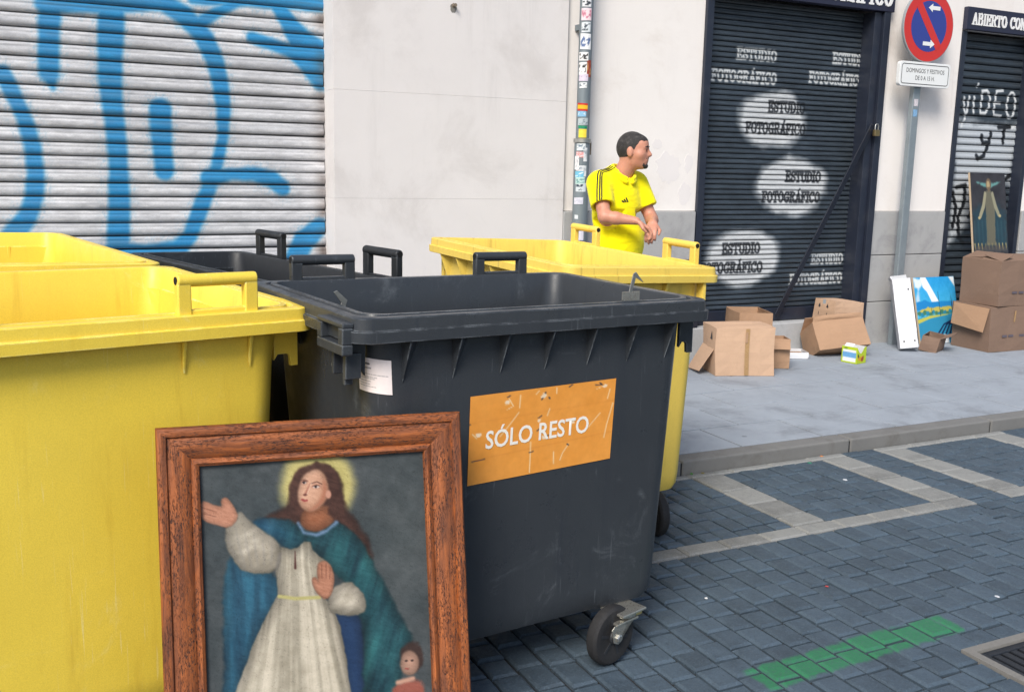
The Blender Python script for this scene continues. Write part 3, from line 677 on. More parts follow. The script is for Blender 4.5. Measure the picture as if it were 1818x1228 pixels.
# =================================================================== WASTE CONTAINERS
P_dark = plastic('charcoal container plastic', S(56, 60, 65), S(122, 128, 134), S(40, 45, 55), 0.33, 0.34, 0.5)
P_dark2 = plastic('black container plastic', S(36, 39, 43), S(96, 104, 112), S(38, 40, 42), 0.45, 0.25, 0.3)
P_yel = plastic('yellow container plastic', S(246, 214, 80), S(250, 234, 160), S(212, 172, 58), 0.36, 0.42, 0.55)
P_yel2 = plastic('dirty yellow container plastic', S(240, 208, 96), S(238, 216, 130), S(150, 126, 62), 0.45, 0.35, 0.55)
M_tyre = pmat('black rubber tyre', S(34, 34, 36), 0.2, 30, 0.75, 0.25, 120, dirt=S(74, 72, 70), dirt_amt=0.4, dscale=14)
M_hub = pmat('black wheel hub', S(40, 42, 46), 0.15, 20, 0.5, 0.15, 90)
M_zinc = pmat('zinc plated steel', S(190, 188, 180), 0.12, 25, 0.32, 0.12, 90, metal=0.8, dirt=S(120, 104, 80), dirt_amt=0.35, dscale=20)
M_gold = pmat('yellow passivated pedal', S(196, 178, 120), 0.12, 25, 0.4, 0.1, 90, metal=0.5)

def rrect(hx, hy, r, n=6):
    r = min(r, hx, hy); out = []
    for cx, cy, a0 in ((hx - r, hy - r, 0), (-hx + r, hy - r, 90), (-hx + r, -hy + r, 180), (hx - r, -hy + r, 270)):
        for k in range(n + 1):
            a = math.radians(a0 + 90 * k / n); out.append((cx + r * math.cos(a), cy + r * math.sin(a)))
    return out

def caster(parent, sx, sy, head, zplate=.205, braked=False):
    """swivel caster: top plate, forked legs, tyre on a hub; head = direction the wheel trails"""
    d = Vector((math.cos(head), math.sin(head), 0)); a = Vector((-d.y, d.x, 0)); up = Vector((0, 0, 1))
    sw = Vector((sx, sy, zplate)); wc = sw + d * .062; wc.z = .1
    mb = MB(); mb.obox(sw - up * .004, d, a, up, .058, .052, .004)
    mb.lathe(sw - up * .028, (0, 0, 1), [(.036, 0), (.044, .006), (.044, .014), (.03, .02)], 20)
    mb.obox(sw + d * .02 - up * .032, d, a, up, .052, .041, .004)
    fk = mb.build('caster_fork', M_zinc, parent, bev=.002)
    for s in (-1, 1):
        o = wc + a * (s * .036)
        pts = [(-.046 - .02, zplate - .032), (.04 - .02, zplate - .032), (.028 + .005, .135), (.02, .088), (.0, .078), (-.018, .088), (-.05, .15)]
        mb2 = MB().prism([(p + 0.0, q) for p, q in pts], lambda u, w, t, o=o: Vector((o.x, o.y, 0)) + d * u + up * w + a * t, -.002, .002)
        mb2.build('fork_leg', M_zinc, fk, bev=.001)
    MB().lathe(wc - a * .024, a, [(.06, .004), (.076, 0), (.090, .002), (.098, .010), (.1, .024), (.098, .038), (.090, .046), (.076, .048), (.06, .044)], 36).build('tyre', M_tyre, fk, smooth=35)
    hub = MB(); hub.lathe(wc - a * .018, a, [(.074, 0), (.074, .036)], 28)
    hub.lathe(wc - a * .030, a, [(.022, 0), (.026, .006), (.026, .054), (.022, .06)], 16)
    for k in range(6):
        t = math.radians(60 * k + 15); r = d * math.cos(t) + up * math.sin(t); q = a.cross(r)
        hub.obox(wc + r * .045, r, a, q, .032, .022, .005)
    hub.build('hub', M_hub, fk, smooth=30)
    MB().lathe(wc - a * .046, a, [(.010, 0), (.014, .003), (.014, .089), (.010, .092)], 6).build('axle_bolt', M_steel, fk)
    if braked:
        MB().obox(sw - d * .062 - up * .04, d, a, up, .022, .014, .005).build('brake_pedal', M_gold, fk, bev=.002)
    return fk

def container(label, cx, cy, yaw, Wd, Dp, ta, tb, mat, zr=1.2, yaw_b=None, bx=.085, by=.032, handles=True, gussets=7, casters=(), group=None, hx=.29, hz=.085, zb=.205):
    yb = yaw if yaw_b is None else yaw_b
    def T(x, y, z):
        s = z / zr; k = max(0.0, min(1.0, s)); w = yb + (yaw - yb) * k; c, n = math.cos(w), math.sin(w)
        X = c * x - n * y; Y = n * x + c * y
        return (cx + X, cy + Y, z + (ta * X + tb * Y) * s)
    root = empty('waste_container', (cx, cy, 0), label, 'waste container', group or 'open-topped waste containers')
    h = [(Wd / 2, Dp / 2)][0]
    def loop(ix, iy, z, r): return [T(x, y, z) for x, y in rrect(h[0] - ix, h[1] - iy, r)]
    R = .085; hxs = hx if isinstance(hx, tuple) else (-hx, hx)
    mb = MB()
    L = [loop(bx + .13, by + .07, zb, .07), loop(bx + .075, by + .022, zb + .004, R), loop(bx + .064, by + .012, zb + .03, R), loop(bx + .058, by + .010, zb + .08, R)]
    for k in range(1, 9): z = zb + .08 + (zr - .07 - zb - .08) * k / 8; q = 1 - k / 8; L.append(loop(bx + .058 * q, by + .010 * q, z, R))
    L += [loop(.006, .002, zr - .068, .055), loop(.002, .0, zr - .066, .055), loop(.0, .0, zr - .036, .055), loop(.008, .008, zr - .034, .05), loop(.010, .010, zr - .003, .05), loop(.013, .013, zr, .05), loop(.038, .036, zr, .06)]
    mb.loft(L, True, False); mb_rim = L[-1]
    Lin = [loop(.038, .036, zr, .06), loop(.041, .039, zr - .008, .06), loop(.05, .045, zr - .008, .06), loop(.053, .048, zr + .003, .06), loop(.066, .058, zr + .003, .058), loop(.072, .064, zr - .006, .056)]
    for k in range(1, 7): z = zr - .006 - (zr - .006 - .26) * k / 6; q = k / 6; Lin.append(loop(.072 + (bx - .06) * min(1, q * 3) * .8 + .05 * q, .064 + .012 * q, z, .07))
    Lin += [loop(bx + .1, by + .1, .225, .07)]
    mb.loft(Lin, False, True)
    body = mb.build('body', mat, root, smooth=38)
    ring = MB()
    if handles:
        for s in (-1, 1):
            hxc = hxs[(s + 1) // 2] * Wd; yy = h[1] - .036; w2 = .095
            m2 = MB()
            for e in (-1, 1): m2.box((hxc + e * w2 - .019, yy - .014, zr - .03), (hxc + e * w2 + .019, yy + .014, zr + hz - .012), T)
            m2.tube([T(hxc - w2 - .018, yy, zr + hz - .014), T(hxc - w2 * .5, yy, zr + hz - .014), T(hxc + w2 * .5, yy, zr + hz - .014), T(hxc + w2 + .018, yy, zr + hz - .014)], .0175, 14)
            m2.box((hxc - w2 - .012, yy - .010, zr - .03), (hxc + w2 + .012, yy + .010, zr + .012), T)
            hd = m2.build('handle', mat, root, bev=.004, smooth=40)
            for e in (-1, 1):
                MB().lathe(T(hxc + e * (w2 + .0185), yy, zr + hz - .014), Vector(T(1, 0, zr)) - Vector(T(0, 0, zr)), [(.011, -.0012), (.011, .0012)], 12).build('bore_shade_disc', M_dark, hd)  # flat dark disc, the shade of the hollow tube put into its colour
            for e in (-1, 1):   # long stiffening rib below the handle
                m3 = MB().prism([(h[1] - by + .004, zr - .068), (h[1] - .024, zr - .068), (h[1] - by + .010, zr - .13), (h[1] - by + .004, zr - .165)], lambda a, b_, d, e=e: T(hxc + e * w2 + d, a, b_), -.005, .005)
                m3.build('rib', mat, root, bev=.003)
    if gussets:
        for k in range(gussets):
            x = (-.5 + (k + .5) / gussets) * (Wd - 2 * bx - .04)
            zt = zr - .067; yb0 = -h[1] + by + .004; MB().add([T(x - .002, -h[1] + .004, zt), T(x + .002, -h[1] + .004, zt), T(x, yb0 - .003, zt - .125), T(x - .008, yb0, zt), T(x + .052, yb0, zt), T(x, yb0, zt - .13)], [(0, 1, 2), (0, 2, 5, 3), (1, 4, 5, 2), (0, 3, 4, 1), (3, 5, 4)]).build('gusset', mat, root)
    for s in (-1, 1):           # lifting claws under the overhang of the short ends
        for yv in (-.86, -.34, .34, .86):
            y0 = yv * (h[1] - .04); xo = h[0] - .012; xi = h[0] - bx - .004
            pts = [(xi, zr - .068), (xo, zr - .068), (xo, zr - .19), (xo - .024, zr - .19), (xo - .026, zr - .160), (xo - .034, zr - .152), (xi + .012, zr - .152), (xi, zr - .17)] if abs(yv) > .5 else [(xi, zr - .068), (xo - .01, zr - .068), (xi + .006, zr - .16), (xi, zr - .16)]
            MB().prism([(s * a, b_) for a, b_ in pts], lambda a, b_, d: T(a, y0 + d, b_), -.007, .007).build('lifting_claw', mat, root, bev=.002)
    for sx_, sy_, hd, br in casters: caster(root, sx_, sy_, hd, zb, br)
    return root, T

# charcoal container in front
binD, TD = container('charcoal open container with an orange sticker, in front of the others', 1.338, 2.95, .13, 1.285, .855, -.016, .010, P_dark, yaw_b=.088, zb=.178, by=.052, bx=.068,
    casters=((1.715, 2.60, math.radians(197), True), (1.06, 2.63, math.radians(160), False), (1.64, 3.24, math.radians(200), False), (1.00, 3.18, math.radians(20), False)), hz=.082, hx=(-.30, .255))
hX, hY, ZR = .6425, .4275, 1.2
def bin_face(T, x, z, off=0.0, top=.052, bot=.062):
    k = (z - .285) / (1.13 - .285); iy = bot + (top - bot) * max(0, min(1, k)); return T(x, -hY + iy - off, z)
# hollow grip box on the left short end, near the front corner
gm = MB(); x0 = -hX - .020; x1 = -hX + .012
ya, yb_ = -hY + .035, -hY + .205; za, zb_ = ZR - .100, ZR - .014
for lo, hi in (((x0, ya, za), (x1, yb_, za + .028)), ((x0, ya, zb_ - .014), (x1, yb_, zb_)), ((x0, ya, za + .028), (x1, ya + .03, zb_ - .014)), ((x0, yb_ - .03, za + .028), (x1, yb_, zb_ - .014))): gm.box(lo, hi, TD)
gp = gm.build('grip_box', P_dark, binD, bev=.004)
MB().box((-hX + .006, ya + .03, za + .028), (-hX + .010, yb_ - .03, zb_ - .014), TD).build('grip_shade_panel', M_dark, gp)  # near-black panel paints in the shade of the grip opening
MB().box((-hX + .004, ya + .03, za - .07), (-hX + .05, ya + .05, za - .001), TD).build('grip_tab', P_dark, binD, bev=.003)
MB().box((-hX + .004, ya + .11, za - .07), (-hX + .05, ya + .125, za - .001), TD).build('grip_tab', P_dark, binD, bev=.003)
for y, z in ((-hY + .33, 1.10), (-hY + .31, 1.02), (-hY + .12, .90)):
    MB().lathe(TD(-hX + .088 - .012, y, z), (-1, 0, 0), [(.009, -.012), (.009, .004), (.004, .007)], 10).build('rivet', M_steel, binD, smooth=40)
# lid catch plates inside the rim
c1 = MB(); c1.box((.30, -hY + .066, ZR - .05), (.37, -hY + .070, ZR + .030), TD); c1.build('catch_plate', M_zinc, binD)
c2 = MB(); c2.prism([(.325, ZR + .02), (.335, ZR + .02), (.352, ZR + .075), (.385, ZR + .058), (.352, ZR + .092), (.342, ZR + .086)], lambda a, b_, d: TD(a, -hY + .068 + d, b_), -.002, .002); c2.build('catch_hook', M_steel, binD)
c3 = MB(); c3.prism([(-.575, ZR - .05), (-.565, ZR - .05), (-.545, ZR + .012), (-.575, ZR + .04), (-.585, ZR + .036), (-.562, ZR + .005)], lambda a, b_, d: TD(a, -.16 + d, b_), -.003, .003); c3.build('catch_hook', M_steel, binD)

# orange sticker with scratches and torn spots
M_orange = attrmat('orange vinyl sticker', 0.45, 0.05, 40, 0.05)
SXA, SXB, SZA, SZB = None, None, None, None
STQ = [(-.257, .95), (.277, .958), (.268, .696), (-.257, .682)]      # corner (x,z) on the container front: TL, TR, BR, BL
def st_pt(u, v, off):
    tl, tr, br, bl = STQ
    x = (tl[0] * (1 - u) + tr[0] * u) * (1 - v) + (bl[0] * (1 - u) + br[0] * u) * v
    z = (tl[1] * (1 - u) + tr[1] * u) * (1 - v) + (bl[1] * (1 - u) + br[1] * u) * v
    return bin_face(TD, x, z, off)
def st_fn(u, v): return np.array([st_pt(a, b_, .0022) for a, b_ in zip(u, v)])
def st_col(u, v):
    n = fnoise(u * 2, v, 4, 71); c = np.stack([228 + 12 * (n - .5), 152 + 14 * (n - .5), 66 + 16 * (n - .5)], -1)
    for a, b_, w, al in (((0.0, .30), (1, .27), .010, .25), ((.05, .72), (1, .66), .010, .3), ((0, .5), (.6, .44), .006, .15)): c = over(c, line_d(u, v, [a, b_], w), (196, 112, 48), .02, al)
    for p in ([(.41, .62), (.413, .98)], [(.575, .78), (.58, .93)], [(.68, .72), (.64, .82), (.625, .9)], [(.99, .30), (.955, .55), (.94, .72)], [(.32, .25), (.27, .36), (.2, .5)], [(.53, .26), (.515, .34)], [(.325, .05), (.322, .2)], [(.57, .02), (.572, .09)], [(.96, .12), (.945, .24)], [(.90, .40), (.82, .55)], [(.25, .08), (.28, .17), (.24, .2)], [(.45, .03), (.43, .07)], [(.86, .10), (.94, .06)], [(.02, .42), (.05, .48)]):
        c = over(c, line_d(u, v, p, .0035), (240, 214, 168), .006, .9)
    for p in ([(.24, .06), (.255, .045)], [(.47, .14), (.49, .09), (.495, .06)], [(.52, .12), (.525, .14)], [(.66, .03), (.68, .01)], [(.85, .05), (.90, .06), (.88, .03)], [(.455, .35), (.475, .33)], [(.45, .50), (.475, .47)], [(.70, .44), (.715, .42)], [(.025, .735), (.105, .725)], [(.52, .585), (.535, .57)], [(.405, .745), (.43, .735)], [(.67, .72), (.68, .735)], [(-.01, .31), (.005, .31)]):
        c = over(c, line_d(u, v, p, .006), (60, 62, 68), .008, .95)
    for a, b_ in (((.485, .10), .02), ((.24, .12), .016), ((.46, .38), .014), ((.50, .595), .016), ((.70, .46), .012), ((.92, .07), .014), ((.06, .44), .016)): c = over(c, ell_d(u, v, a, b_, b_ * 1.4) + (fnoise(u, v, 60, 81) - .5) * .03, (238, 222, 196), .01, .8)
    return c
stk_o = sheet('sticker', st_fn, 190, 90, st_col, M_orange, binD); stk_o['label'] = 'orange rectangular sticker with white capital lettering'
ax = (Vector(st_pt(.8, .5, 0)) - Vector(st_pt(.2, .5, 0))); sw_ = ax.length / .6; ax.normalize(); ay = (Vector(st_pt(.5, .2, 0)) - Vector(st_pt(.5, .8, 0))).normalized(); an = ax.cross(ay)
M_white_ink = pmat('white ink', S(240, 236, 226), 0.03, 30, 0.5, 0.0)
tx = font_mesh('lettering', 'SÓLO RESTO', sw_ * .142, M_white_ink, stk_o, Vector(st_pt(.462, .525, .0034)), ax, ay, an, xs=.86, bold=.0012)

# white inspection label wrapped round the left front corner
M_label = attrmat('paper label', 0.6, 0.05, 60, 0.03)
def lab_fn(u, v):
    out = []
    for a, b_ in zip(u, v):
        z = 1.082 - .096 * b_ - 0.008 * a
        k = (z - .285) / (1.13 - .285); ix = .068 + .058 * (1 - k); iy = .052 + .010 * (1 - k)
        r = .085 + .0022; ccx = -hX + ix + .085; ccy = -hY + iy + .085
        s = a * .104 + .008       # arc length from the left flank round to the front
        L = math.pi / 2 * r
        if s < 0: p = (ccx - r, ccy - s)
        elif s < L: t = s / r; p = (ccx - r * math.cos(t), ccy - r * math.sin(t))
        else: p = (ccx + (s - L), ccy - r)
        out.append(TD(p[0], p[1], z))
    return np.array(out)
def lab_col(u, v):
    c = np.tile(np.array([236., 226., 224.]), (len(u), 1))
    rs_ = random.Random(4)
    def words(y, x0, x1, w, dark):
        nonlocal c
        x = x0
        while x < x1:
            l = rs_.uniform(.03, .09); c = over(c, line_d(u, v, [(x, y), (min(x + l, x1), y)], w), (dark, dark, dark + 4), .02, .85); x += l + .03
    words(.17, .07, .40, .022, 60); words(.29, .07, .44, .016, 100)
    for y, x1 in ((.47, .9), (.55, .62), (.60, .55), (.68, .42), (.76, .40), (.83, .58)): words(y, .06, x1, .009, 120)
    return c
sheet('paper_label', lab_fn, 90, 60, lab_col, M_label, binD)['label'] = 'small white paper label with lines of print'

# the other containers
GRP = None
container('yellow open container nearest the camera at the left edge', 0.0, 3.171, .246 + math.pi, 1.28, 1.10, -.016, .020, P_yel, zr=1.21, bx=.085, by=.05, gussets=7, hx=.275, hz=.105, zb=.11,
    casters=((-.42, 2.75, .3, False), (.40, 2.95, .4, False), (-.42, 3.45, .2, False), (.25, 3.55, .6, False)))
container('yellow open container behind the nearest yellow one, below the graffiti', -.05, 4.93, .153 + math.pi / 2, 1.95, .80, -.022, -.008, P_yel, zr=1.21, hx=.29,
    casters=((-.30, 4.85, .3, False), (.25, 4.95, .4, False), (-.40, 5.6, .2, False), (.10, 5.7, .6, False)))
container('black open container standing behind the charcoal one, near the graffiti', .862, 4.077, .289 - math.pi / 2, 1.36, .57, -.029, .005, P_dark2, zr=1.18, hx=(-.26, .37), hz=.115,
    casters=((.88, 3.62, .3, False), (1.12, 3.68, .4, False), (.55, 4.45, .2, False), (.80, 4.52, .6, False)))
container('yellow open container standing beside the man in yellow', 2.316, 4.141, .102 - math.pi / 2, 1.25, .85, -.042, .025, P_yel2, zr=1.21, bx=.055, by=.05, hx=.30, hz=.10, zb=.13,
    casters=((2.47, 3.56, math.radians(262), False), (2.08, 3.62, .4, False), (2.56, 4.55, .2, False), (2.10, 4.6, .6, False)))

# =================================================================== NO-PARKING SIGN
M_pole = pmat('galvanised sign post', S(150, 160, 166), 0.12, 14, 0.4, 0.12, 120, metal=0.5, dirt=S(110, 120, 130), dirt_amt=0.4, dscale=6)
M_red = pmat('sign red', S(196, 48, 44), 0.06, 8, 0.35, 0.02, 90)
M_blue = pmat('sign blue', S(48, 62, 140), 0.06, 8, 0.35, 0.02, 90)
M_wht = pmat('sign white', S(226, 228, 228), 0.03, 8, 0.35, 0.02, 90)
M_grey = pmat('sign back grey', S(150, 154, 158), 0.06, 8, 0.5, 0.05, 90)
M_ink = pmat('black print', S(52, 52, 56), 0.05, 20, 0.6, 0)
sg = empty('road_sign', (7.13, 6.545, KZ), 'round red and blue no-parking sign on a grey post with a white plate', 'road sign')
MB().box((7.088, 6.52, KZ - .01), (7.172, 6.57, 3.22)).build('post', M_pole, sg, bev=.008)
CX, CZ, YD = 7.165, 2.872, 6.49
disc = MB().lathe((CX, YD + .024, CZ), (0, -1, 0), [(.285, -.004), (.300, 0), (.300, .022), (.294, .024)], 64).build('sign_disc', M_grey, sg, smooth=40)
def ring(r0, r1, y, n=72):
    mb = MB(); a = [2 * math.pi * k / n for k in range(n)]
    mb.loft([[(CX + r * math.cos(t), y, CZ + r * math.sin(t)) for t in a] for r in (r0, r1)]); return mb
def dpoly(pts, y0): return MB().prism(pts, lambda a, b_, d: (CX + a, d, CZ + b_), y0, y0 + .0008)
circ = lambda r, n=64: [(r * math.cos(2 * math.pi * k / n), r * math.sin(2 * math.pi * k / n)) for k in range(n)]
dpoly(circ(.293), YD - .0012).build('red_ring', M_red, disc)
dpoly(circ(.212), YD - .0024).build('blue_field', M_blue, disc)
sa = math.radians(-52)   # the slash runs from upper left to lower right
sl = [(-.22, -.036), (.22, -.036), (.22, .036), (-.22, .036)]
dpoly([(p * math.cos(sa) - q * math.sin(sa), p * math.sin(sa) + q * math.cos(sa)) for p, q in sl], YD - .0036).build('slash', M_red, disc)
arrow = [(-.07, 0), (-.02, .036), (-.02, .016), (.07, .016), (.07, -.016), (-.02, -.016), (-.02, -.036)]
dpoly([(p + .045, q + .155) for p, q in arrow], YD - .0048).build('arrow', M_wht, disc)
dpoly([(-p + .012, q - .145) for p, q in arrow], YD - .0048).build('arrow', M_wht, disc)
plate = MB().prism(rrect(.305, .103, .03, 5), lambda a, b_, d: (7.152 + a, d, 2.464 + b_), 6.47, 6.508).build('plate', M_wht, sg, bev=.003)
fr = MB(); o_, i_ = rrect(.285, .085, .025, 5), rrect(.279, .079, .02, 5)
fr.loft([[(7.152 + a, 6.4688, 2.464 + b_) for a, b_ in o_], [(7.152 + a, 6.4688, 2.464 + b_) for a, b_ in i_]]); fr.build('border_line', M_ink, plate)
font_mesh('lettering', 'DOMINGOS Y FESTIVOS', .052, M_ink, plate, (7.152, 6.4688, 2.492), (1, 0, 0), (0, 0, 1), (0, -1, 0), xs=.83)
font_mesh('lettering', 'DE 0 A 15 H.', .052, M_ink, plate, (7.152, 6.4688, 2.432), (1, 0, 0), (0, 0, 1), (0, -1, 0), xs=.83)
for z in (2.80, 2.95): MB().box((7.085, 6.506, z), (7.175, 6.519, z + .025)).build('clamp', M_steel, sg)
for z, c in ((2.20, (196, 190, 196)), (2.11, (120, 160, 196))):
    sheet('sticker', lambda u, v, z=z: np.stack([7.10 + .05 * u, np.full(len(u), 6.5185), z + .06 * v], -1), 6, 6, lambda u, v, c=c: np.tile(np.array(c, float), (len(u), 1)) + (fnoise(u, v, 4, 5)[:, None] - .5) * 90, M_stick, sg)

# =================================================================== CARTONS
def card(name, c, dark=0.0):
    m, t, b = newmat(name); p = coords(t, 'Object'); st = coords(t, 'Object', (1, 1, 40))
    col = mix(t, noise(t, p, 3.5, 8, .7), tuple(x * .86 for x in c), tuple(min(1, x * 1.1) for x in c))
    col = mix(t, ramp(t, noise(t, p, 14, 8, .7, .6), .55, .75, 0, .3), col, tuple(x * .6 for x in c))
    col = mix(t, ramp(t, noise(t, st, 6, 3, .5), .45, .7, 0, .12), col, tuple(x * .7 for x in c))
    t.links.new(col, b.inputs['Base Color']); b.inputs['Roughness'].default_value = .85; b.inputs['Specular IOR Level'].default_value = .2
    bump(t, b, math_(t, 'ADD', noise(t, p, 5, 4, .6), math_(t, 'MULTIPLY', noise(t, p, 150, 3), .12)), .35, .02); return m
C_tan = card('tan cardboard', S(196, 164, 138)); C_brown = card('brown cardboard', S(128, 106, 92)); C_mid = card('mid brown cardboard', S(168, 136, 110)); C_white = card('white card', S(214, 216, 220))
M_tape = pmat('parcel tape', S(164, 132, 92), 0.08, 10, 0.3, 0.05, 60); M_tape2 = pmat('pale tape', S(164, 170, 176), 0.08, 10, 0.3, 0.05, 60)
def carton(name, label, loc, rot, w, d, h, mat, top='closed', flaps=(), cat='carton', group=None, bulge=.011, tk=.005):
    """hollow carton. local x width, y depth, z height, origin at the middle of the base"""
    Mx = Matrix.Translation(Vector(loc)) @ rot.to_4x4()
    jk = random.Random(int(loc[0] * 997)); kx, ky, kz, px_, py_ = [jk.uniform(.6, 1) * jk.choice((-1, 1)) for _ in range(5)]
    def q(x, y, z):     # a carton that has been knocked about: slightly racked and dented
        f = z / max(h, .05); e = .009 if h > .1 and tk == .005 and name == 'cardboard_box' else .0
        return Mx @ Vector((x + e * kx * f + e * .5 * math.sin(9 * y + 14 * z + px_ * 3), y + e * ky * f + e * .5 * math.sin(11 * x + 9 * z + py_ * 3), z + (e * .6 * kz * math.sin(7 * x + 5 * y) if f > .5 else 0)))
    root = empty(name, loc, label, cat, group or ('cartons left on the sidewalk' if name == 'cardboard_box' else None))
    def panel(P, n, mb):   # four corners, outward normal; a gently bowed sheet with thickness
        P = [Vector(p) for p in P]; n = Vector(n); N = 5; g0 = []; g1 = []
        for i in range(N):
            for j in range(N):
                u, v = i / (N - 1), j / (N - 1); p = (P[0] * (1 - u) + P[1] * u) * (1 - v) + (P[3] * (1 - u) + P[2] * u) * v
                bb = bulge * math.sin(math.pi * u) * math.sin(math.pi * v); g0.append(q(*(p + n * bb))); g1.append(q(*(p + n * (bb - tk))))
        fs = []
        for i in range(N - 1):
            for j in range(N - 1):
                a = i * N + j; fs += [(a, a + N, a + N + 1, a + 1), (N * N + a, N * N + a + 1, N * N + a + N + 1, N * N + a + N)]
        rim = [i * N for i in range(N)] + [(N - 1) * N + j for j in range(1, N)] + [i * N + N - 1 for i in range(N - 2, -1, -1)] + [j for j in range(N - 2, 0, -1)]
        for a, b_ in zip(rim, rim[1:] + rim[:1]): fs.append((a, b_, b_ + N * N, a + N * N))
        mb.add(g0 + g1, fs)
    jr = random.Random(int(loc[0] * 1000)); J = lambda: jr.uniform(-.010, .010)
    x, y = w / 2, d / 2; body = MB()
    panel([(-x, -y, 0), (x, -y, 0), (x, -y, h), (-x, -y, h)], (0, -1, 0), body)
    panel([(x, y, 0), (-x, y, 0), (-x, y, h), (x, y, h)], (0, 1, 0), body)
    panel([(-x, y, 0), (-x, -y, 0), (-x, -y, h), (-x, y, h)], (-1, 0, 0), body)
    panel([(x, -y, 0), (x, y, 0), (x, y, h), (x, -y, h)], (1, 0, 0), body)
    panel([(-x, y, 0.004), (x, y, 0.004), (x, -y, 0.004), (-x, -y, 0.004)], (0, 0, -.4), body)
    bo = body.build('body', mat, root)
    if top == 'closed':
        mb = MB(); panel([(-x, -y, h + .001), (x, -y, h + .001), (x, -.002, h + .004), (-x, -.002, h + .004)], (0, 0, 1), mb); mb.build('top_flap', mat, root)
        mb = MB(); panel([(-x, .002, h + .004), (x, .002, h + .004), (x, y, h + .001), (-x, y, h + .001)], (0, 0, 1), mb); mb.build('top_flap', mat, root)
    for side, ang, ln in flaps:      # open flaps: side, opening angle from upright outward, length
        ca, sa_ = math.cos(math.radians(ang)), math.sin(math.radians(ang)); mb = MB()
        if side in 'fb':
            s = -1 if side == 'f' else 1
            P = [(-x + .004, s * y, h), (x - .004, s * y, h), (x - .012, s * (y + sa_ * ln), h + ca * ln), (-x + .012, s * (y + sa_ * ln), h + ca * ln)]; nn = (0, s * ca, -sa_)
        else:
            s = -1 if side == 'l' else 1
            P = [(s * x, -y + .004, h), (s * x, y - .004, h), (s * (x + sa_ * ln), y - .012, h + ca * ln), (s * (x + sa_ * ln), -y + .012, h + ca * ln)]; nn = (s * ca, 0, -sa_)
        panel(P, nn, mb); mb.build('flap', mat, root)
    return root, q
def decal(parent, q, pts, mat, name, off=(0, 0, 0)):
    n = len(pts); MB().add([q(*(Vector(p) + Vector(off))) for p in pts], [tuple(range(n))]).build(name, mat, parent, fixn=False)
rz = lambda a: Matrix.Rotation(math.radians(a), 3, 'Z'); rx_ = lambda a: Matrix.Rotation(math.radians(a), 3, 'X'); ry_ = lambda a: Matrix.Rotation(math.radians(a), 3, 'Y')

A_, q = carton('cardboard_box', 'large tan carton with a taped seam, nearest the yellow container', (4.938, 6.034, KZ), rz(-20), .46, .33, .365, C_tan)
decal(A_, q, [(-.016 + .01, -.174, .366), (.016 + .01, -.174, .366), (.018 + .01, -.181, .18), (.016 + .01, -.174, .004), (-.016 + .01, -.174, .004), (-.014 + .01, -.181, .18)], M_tape, 'tape')
decal(A_, q, [(-.006, -.183, .34), (.012, -.183, .34), (.012, -.1835, .26), (-.006, -.1835, .26)], C_mid, 'tape')
for zz in (.30, .17): decal(A_, q, [(-.238, -.10, zz - .03), (-.238, -.04, zz - .03), (-.238, -.07, zz + .035)], M_ink, 'printed_mark')
mb = MB(); mb.prism([(0, 0), (.30, 0), (.26, -.17), (.02, -.19)], lambda a, b_, d: q(-.236 + b_ * .62 - d * .3, .15 - a, .20 + b_ * 1.02 + d), 0, .005); mb.build('flap', C_tan, A_)
B_, q = carton('cardboard_box', 'open tan carton standing behind the large taped carton', (5.33, 6.40, KZ), rz(65), .44, .27, .415, C_mid, top='open')
Cb, q = carton('cardboard_box', 'small tan carton beside the white tray, behind the large carton', (5.36, 6.12, KZ), rz(-25), .20, .20, .235, C_mid, top='open', flaps=(('f', 150, .09),))
Db, q = carton('cardboard_tray', 'flat white card tray lying on the sidewalk among the cartons', (5.80, 6.38, KZ), rz(-25), .21, .20, .052, C_white, top='open', cat='tray', bulge=.002)
decal(Db, q, [(-.09, -.085, .03), (.09, -.085, .03), (.09, .085, .03), (-.09, .085, .03)], C_mid, 'inner_sheet')
E_, q = carton('cardboard_box', 'tipped brown carton with gaping flaps below the studio shutter', (6.24, 6.31, KZ + .02), rz(-20) @ rx_(-28) @ ry_(-7), .46, .30, .25, C_mid, top='open', flaps=(('f', 22, .045), ('b', -55, .16), ('l', -70, .12)))
F_, q = carton('cardboard_box', 'small carton with printed arrows resting on the shutter step', (6.45, 6.56, .318), rz(-4) @ ry_(3), .32, .27, .185, C_tan)
for yy in (-.05, .055):
    decal(F_, q, [(-.168, yy - .004, .05), (-.168, yy + .004, .05), (-.168, yy + .004, .14), (-.168, yy - .004, .14)], M_ink, 'printed_arrow')
    decal(F_, q, [(-.1685, yy - .016, .12), (-.1685, yy + .016, .12), (-.1685, yy, .155)], M_ink, 'printed_arrow')
decal(F_, q, [(-.1675, -.02, .186), (-.1675, .02, .186), (-.1675, .02, .02), (-.1675, -.02, .02)], M_tape2, 'tape')
